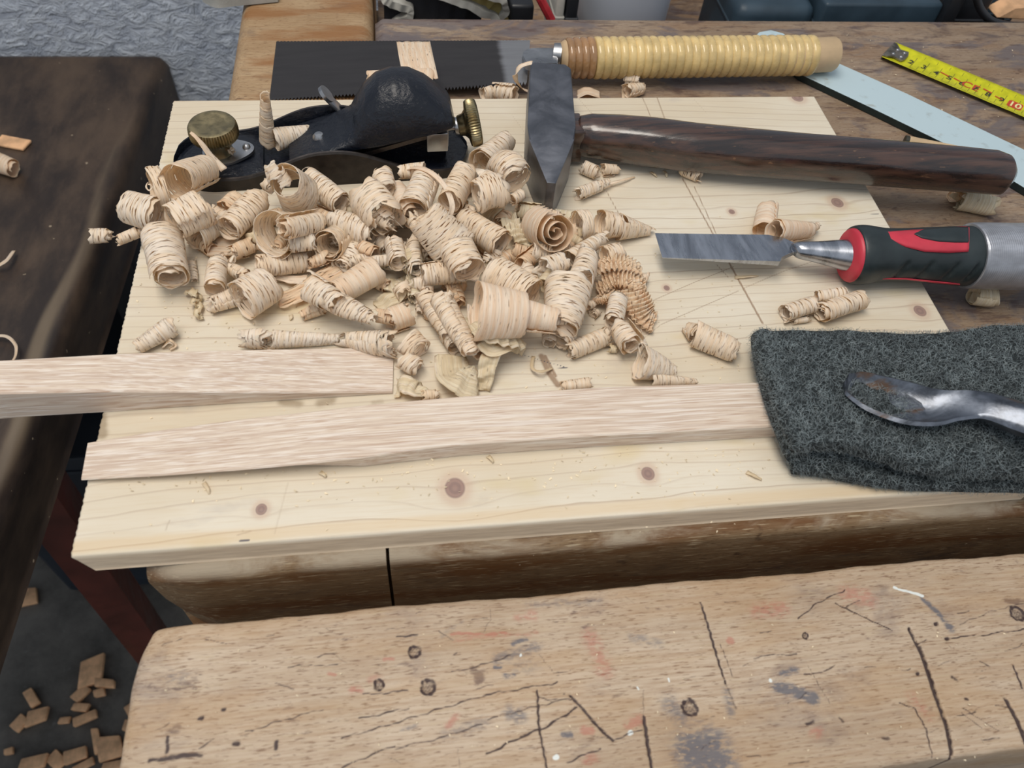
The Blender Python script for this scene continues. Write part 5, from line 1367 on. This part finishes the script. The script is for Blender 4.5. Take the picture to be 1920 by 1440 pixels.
# crinkled orange patch
for k, (pts_, w_, lb) in enumerate((
    ([(1120, 500, 10), (1150, 492, 15), (1180, 495, 14), (1200, 510, 8)], 12, 'upper ruffled orange ribbon right of the heap'),
    ([(1130, 530, 8), (1155, 520, 12), (1185, 525, 12), (1210, 540, 6)], 14, 'middle ruffled orange ribbon right of the heap'),
    ([(1180, 540, 10), (1195, 565, 9), (1210, 590, 6), (1225, 605, 2)], 17, 'pleated orange tail reaching down the board'),
    ([(1120, 545, 5), (1140, 535, 9), (1155, 545, 7), (1170, 535, 4)], 10, 'frizzled orange knot beside the wide slab roll'),
    ([(1120, 560, 3), (1140, 560, 8), (1150, 575, 5)], 9, 'small curly orange tuft at the slab roll edge'))):
    strip(pts_, (w_, w_ * .9), lb, mat='shave_pink', n=110, K=10, crinkle=1.3, freq=12)
curl((1130, 480), (1165, 470), 40, 34, 6, 1.4, 'pale roll behind the ruffled orange ribbons', inner=.8)
curl((1100, 574), (1114, 570), 20, 16, 2, 1.6, 'bright tiny curl on the board under the slab roll', inner=.6)
curl((1112, 590), (1122, 584), 18, 14, 0, 2, 'second tiny curl beside the bright one', inner=.5)
curl((1210, 515), (1205, 532), 16, 12, 2, 1.3, 'little ear shaped curl at the orange ribbons, right side', mat='shave_solid', inner=.8)
# lower right
curl((1162, 555), (1150, 606), 34, 38, 6, 1.7, 'upright ragged roll in front of the pleated orange tail', inner=.7, rag=3)
curl((1160, 612), (1185, 648), 46, 54, 4, 2.2, 'roll with a scribbled mouth opening down right', inner=.4, P=.05)
curl((1066, 660), (1140, 630), 32, 34, 0, 2.6, 'striped roll lying left of the scribbled mouth', inner=.7, P=.1, rag=3)
curl((1142, 652), (1158, 655), 18, 16, 0, 2.2, 'tiny yellowish scroll between the two lower rolls', inner=.3, mat='shave_yellow')
curl((1196, 678), (1270, 700), 66, 22, 0, 2.8, 'white cone shaving with dark slits, lower right', inner=.9, P=.3)
curl((1220, 712), (1310, 716), 30, 12, 0, 2.6, 'thin cone lying against the front oak stick', inner=.8, P=.35)
curl((1198, 630), (1206, 655), 18, 22, 6, 1.5, 'crushed white scrap behind the scribbled mouth', rag=4)
GR = 'stray shavings on the right of the board'
curl((1052, 725), (1108, 718), 22, 26, 0, 2.6, 'half hidden striped roll behind the front oak stick', inner=.6, P=.1, group=LO)
strip([(1000, 668, 1), (998, 690, 3), (1015, 697, 4), (1035, 690, 1)], (2, 1.4), 'thin bent splinter by the brown scribed mark', mat='shave_yellow', group=LO, n=20, K=2)
curl((1285, 612), (1310, 628), 18, 40, 0, 2, 'pointed left end of the stray roll near the pad', inner=.8, P=.4, group=GR)
curl((1300, 625), (1384, 662), 46, 40, 0, 2.4, 'stray pale roll left of the scouring pad', inner=.8, P=.15, group=GR)
curl((1470, 588), (1528, 570), 34, 34, 0, 2.4, 'small roll, left of the pair above the pad', inner=.7, P=.08, group=GR)
curl((1618, 562), (1538, 588), 40, 42, 0, 2.8, 'larger roll, right of the pair above the pad', inner=.4, P=.06, group=GR, ph=200)
curl((1528, 556), (1590, 548), 22, 22, 4, 2, 'thin roll tucked behind the pair above the pad', group=GR)
curl((1488, 602), (1518, 598), 12, 12, 0, 2, 'tiny roll in front of the pair above the pad', group=GR)
curl((1440, 386), (1432, 436), 34, 42, 2, 1.5, 'upright curl at the chisel shoulder', inner=.85, group=GR, mat='shave_solid')
curl((1520, 432), (1450, 434), 30, 48, 2, 2, 'open mouthed roll lying above the chisel neck', inner=.75, P=.1, l2=7, group=GR, mat='shave_solid')
curl((1500, 442), (1534, 422), 22, 18, 2, 1.8, 'frayed tail end of the open mouthed roll', P=.3, group=GR, mat='shave_solid')
curl((1092, 312), (1122, 325), 26, 26, 0, 1.8, 'little banded curl right of the hammer head', inner=.7, group=GR)
curl((1130, 318), (1160, 318), 26, 20, 0, 1.8, 'round pale curl under the hammer handle', inner=.5, group=GR)
curl((1080, 366), (1142, 342), 26, 22, 0, 2.4, 'twisted narrow roll in front of the hammer handle', inner=.6, P=.4, group=GR, rag=3)
strip([(1140, 345, 3), (1165, 338, 3), (1190, 332, 1)], (2.5, 1), 'wispy tail trailing right of the twisted narrow roll', group=GR, n=16, K=2)
curl((1278, 318), (1316, 328), 22, 28, 0, 1.4, 'small shell shaped curl below the middle of the hammer handle', inner=.8, group=GR)
curl((1796, 372), (1866, 388), 40, 36, 0, 2, 'crushed roll on the bench under the hammer handle end', base=-.015, inner=.7, group=GR, mat='shave_yellow', rag=3)
curl((1785, 368), (1800, 362), 28, 26, 0, 1.3, 'brown curl beside the crushed roll under the hammer end', base=-.015, group=GR, mat='shave_pink')
curl((1822, 552), (1866, 556), 40, 40, 0, 1.5, 'squashed roll on the bench beneath the taped chisel handle', base=-.015, group=GR, mat='shave_yellow', inner=.8)
curl((255, 652), (328, 608), 28, 44, 0, 3.2, 'lone roll in front of the heap beside the tapering oak stick', inner=.8, P=.2, group=LO)
strip([(305, 650, 1), (318, 640, 5), (328, 648, 2), (318, 655, 1)], (3, 2), 'frizzy scrap stuck to the lone roll', group=LO, n=24, K=3)
curl((462, 636), (500, 636), 34, 40, 0, 1.8, 'frayed left head of the long thin roll', inner=.6, rag=4, group=LO)
curl((505, 636), (640, 636), 34, 18, 0, 4, 'long thin roll lying along the oak stick', inner=.85, P=.3, group=LO)
curl((640, 636), (738, 646), 24, 52, 0, 3.4, 'cone widening to a frayed mouth at the oak stick end', inner=.85, P=.3, group=LO, rag=3)
curl((720, 655), (740, 662), 20, 16, 2, 2, 'nub hanging at the frayed mouth of the cone', group=LO)
curl((764, 640), (788, 660), 58, 50, 0, 1.3, 'bright open loop right of the oak stick end', inner=.9, group=LO)
curl((758, 672), (786, 692), 44, 36, 0, 1.4, 'second bright loop below the open one', inner=.8, group=LO)
strip([(742, 728, 1), (760, 720, 5), (780, 730, 6), (800, 728, 2)], (12, 8), 'crumpled pale scrap between the two oak sticks', group=LO, n=30, crinkle=.9, freq=3, mat='shave_yellow')
curl((792, 742), (822, 740), 22, 20, 0, 2, 'little striped curl behind the front oak stick', group=LO)
strip([(272, 656, .5), (262, 652, 1)], (1.5, .5), 'small brown sliver next to the lone roll', group=LO, n=6, K=2, mat='shave_pink')
# under layer filling the core of the heap
CORE = [(360, 440, 400, 470, 40), (455, 420, 480, 450, 36), (600, 360, 640, 395, 36), (560, 480, 600, 470, 34), (640, 440, 680, 455, 40), (690, 430, 740, 420, 44), (740, 480, 780, 470, 40), (800, 470, 840, 440, 44),
        (830, 540, 870, 530, 36), (900, 450, 930, 480, 40), (920, 500, 960, 480, 40), (960, 470, 1000, 480, 36), (850, 420, 880, 440, 44), (760, 380, 800, 370, 44), (860, 350, 890, 340, 36), (690, 520, 730, 540, 30), (1080, 500, 1110, 510, 34),
        (1040, 470, 1070, 460, 34), (960, 560, 1000, 580, 40), (900, 590, 930, 610, 36), (800, 590, 820, 600, 20), (500, 410, 530, 400, 34)]
plc = ['near the double roll', 'beside the nested loop', 'under the neat slanting roll', 'below the short bright roll', 'behind the ring shaped roll', 'below the large torn roll', 'behind the two little upright rolls', 'beneath the biggest roll',
       'under the clean straight roll', 'below the striped roll', 'behind the diagonal banded roll', 'below the amber scroll', 'right of the biggest roll', 'below the hoop strap', 'below the orange lined roll', 'left of the thin vertical tube', 'beneath the short slanting roll',
       'under the slender roll', 'inside the gap by the huge roll', 'inside the huge flaring roll', 'under the parallel rolls', 'beneath the tall twisting cone']
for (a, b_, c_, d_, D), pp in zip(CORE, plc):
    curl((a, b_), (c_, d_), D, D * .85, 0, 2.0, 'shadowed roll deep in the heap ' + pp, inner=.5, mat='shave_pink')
rf = random.Random(11)
for k in range(46):
    x = rf.uniform(440, 1110); y = 455 + rf.uniform(-85, 95) * (1 - abs(x - 760) / 520) - (18 if x > 900 else 0)
    an = rf.uniform(0, PI); L = rf.uniform(14, 30); D = rf.uniform(22, 40)
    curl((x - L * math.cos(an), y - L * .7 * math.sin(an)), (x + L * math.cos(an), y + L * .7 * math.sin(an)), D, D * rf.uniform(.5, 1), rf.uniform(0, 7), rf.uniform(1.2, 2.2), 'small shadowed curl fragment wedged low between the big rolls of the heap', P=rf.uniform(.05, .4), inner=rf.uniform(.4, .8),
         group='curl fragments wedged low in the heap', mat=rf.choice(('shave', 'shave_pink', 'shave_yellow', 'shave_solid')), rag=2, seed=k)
# on and behind the plane
G2 = 'shavings on the block plane'
curl((502, 270), (496, 172), 30, 20, 4, 4, 'spiky upright shaving standing in the plane throat', P=.6, inner=.8, group=G2, l2=42, wob=.03)
curl((512, 262), (590, 246), 40, 24, 8, 2.6, 'grey white roll lying in the plane throat', P=.2, inner=.8, group=G2)
curl((432, 282), (438, 286), 14, 12, 11, 1.6, 'tiny white curl on the steel plate below the brass knob', group=G2, inner=.4)
curl((690, 162), (812, 158), 52, 56, 1, 1.3, 'broad roll lying on the board between plane and saw blade', inner=.85, group=BK, mat='shave_solid', wob=.02, P=.03)
strip([(790, 150, 18), (785, 128, 20), (780, 105, 19), (775, 78, 14)], (22, 23), 'flat ribbon end standing up across the saw blade', group=BK, mat='shave_solid', n=24, K=12, wdir=(1, 0, 0), rag=2)
curl((905, 178), (925, 172), 26, 28, 0, 1.6, 'small roll at the back edge left of the hammer head', base=-.015, group=BK)
curl((925, 170), (968, 178), 32, 40, 0, 1.6, 'banded roll at the back edge touching the hammer head', base=-.015, group=BK)
strip([(1000, 175, -6), (978, 165, 0), (966, 145, 12), (975, 125, 20), (998, 117, 22)], (4, 4), 'bowed strap standing behind the hammer head', group=BK, n=30, K=4, mat='shave_solid')
curl((1172, 172), (1208, 165), 30, 20, 0, 1.8, 'banded curl on the bench in front of the rattan handle', base=-.015, group=BK)
curl((1170, 150), (1200, 152), 16, 22, 4, 1.8, 'small upper curl attached in front of the rattan handle', base=-.015, group=BK)
strip([(1082, 178, -14), (1100, 170, -10), (1125, 178, -13)], (11, 9), 'flat scrap at the back edge right of the hammer head', group=BK, n=14, mat='shave_solid')
# splinters
for k, (a, b_, c_, d_, lb) in enumerate(((1220, 322, 1232, 332, 'tiny straight splinter below the hammer handle'), (1245, 320, 1250, 332, 'tiny curved splinter right of the straight one'), (382, 905, 392, 926, 'pale torn flake in front of the front oak stick at left'), (600, 885, 612, 895, 'thin splinter before the front oak stick'),
    (1400, 885, 1428, 900, 'crinkled whisker left of the pad lower corner'), (1378, 520, 1422, 517, 'short bright splinter in the chisel shadow'), (545, 590, 543, 600, 'small brown speck like chip under the heap'), (915, 855, 925, 868, 'short kinked splinter before the middle of the oak stick'))):
    strip([(a, b_, .6), ((a + c_) / 2 + 2, (b_ + d_) / 2, 1.6), (c_, d_, .5)], (2.2, .8), lb, group='splinters on the pine board', n=10, K=2, mat='shave_yellow', name='wood_splinter', cat='splinter')
# sawdust : countless crumbs on board, sticks and bench
rg = random.Random(5); b = bmesh.new()
def crumb(p, s):
    M_ = Matrix.Translation(p) @ Matrix.Rotation(rg.uniform(0, 6), 4, 'Z') @ Matrix.Rotation(rg.uniform(-.5, .5), 4, 'X')
    v = [b.verts.new(M_ @ Vector(q)) for q in ((-s, -s * .4, 0), (s, -s * .3, 0), (s * .7, s * .4, s * .2), (-s * .6, s * .3, s * .5))]
    b.faces.new((v[0], v[1], v[2])); b.faces.new((v[0], v[2], v[3])); b.faces.new((v[0], v[3], v[1])); b.faces.new((v[1], v[3], v[2]))
for k in range(420): crumb(at(rg.uniform(250, 1400), rg.gauss(600, 90), .0003), rg.uniform(.0003, .0008))
for k in range(160): crumb(at(rg.uniform(200, 1450), rg.gauss(885, 28), .0003), rg.uniform(.0003, .0009))
for k in range(60): crumb(at(rg.uniform(200, 1400), rg.uniform(840, 1000), .0003), rg.uniform(.0003, .0007))
for k in range(90): crumb(at(rg.uniform(1550, 1900), rg.uniform(60, 330), -.0145), rg.uniform(.0003, .0008))
for k in range(120): crumb(at(rg.uniform(300, 1900), rg.uniform(1170, 1430), -.0147), rg.uniform(.0002, .0006))
o = bmobj('sawdust', b, MAT['shave_dust'], None, False, None); tag(o, 'fine pale sawdust crumbs sprinkled over board and bench', 'sawdust', None, 'stuff')
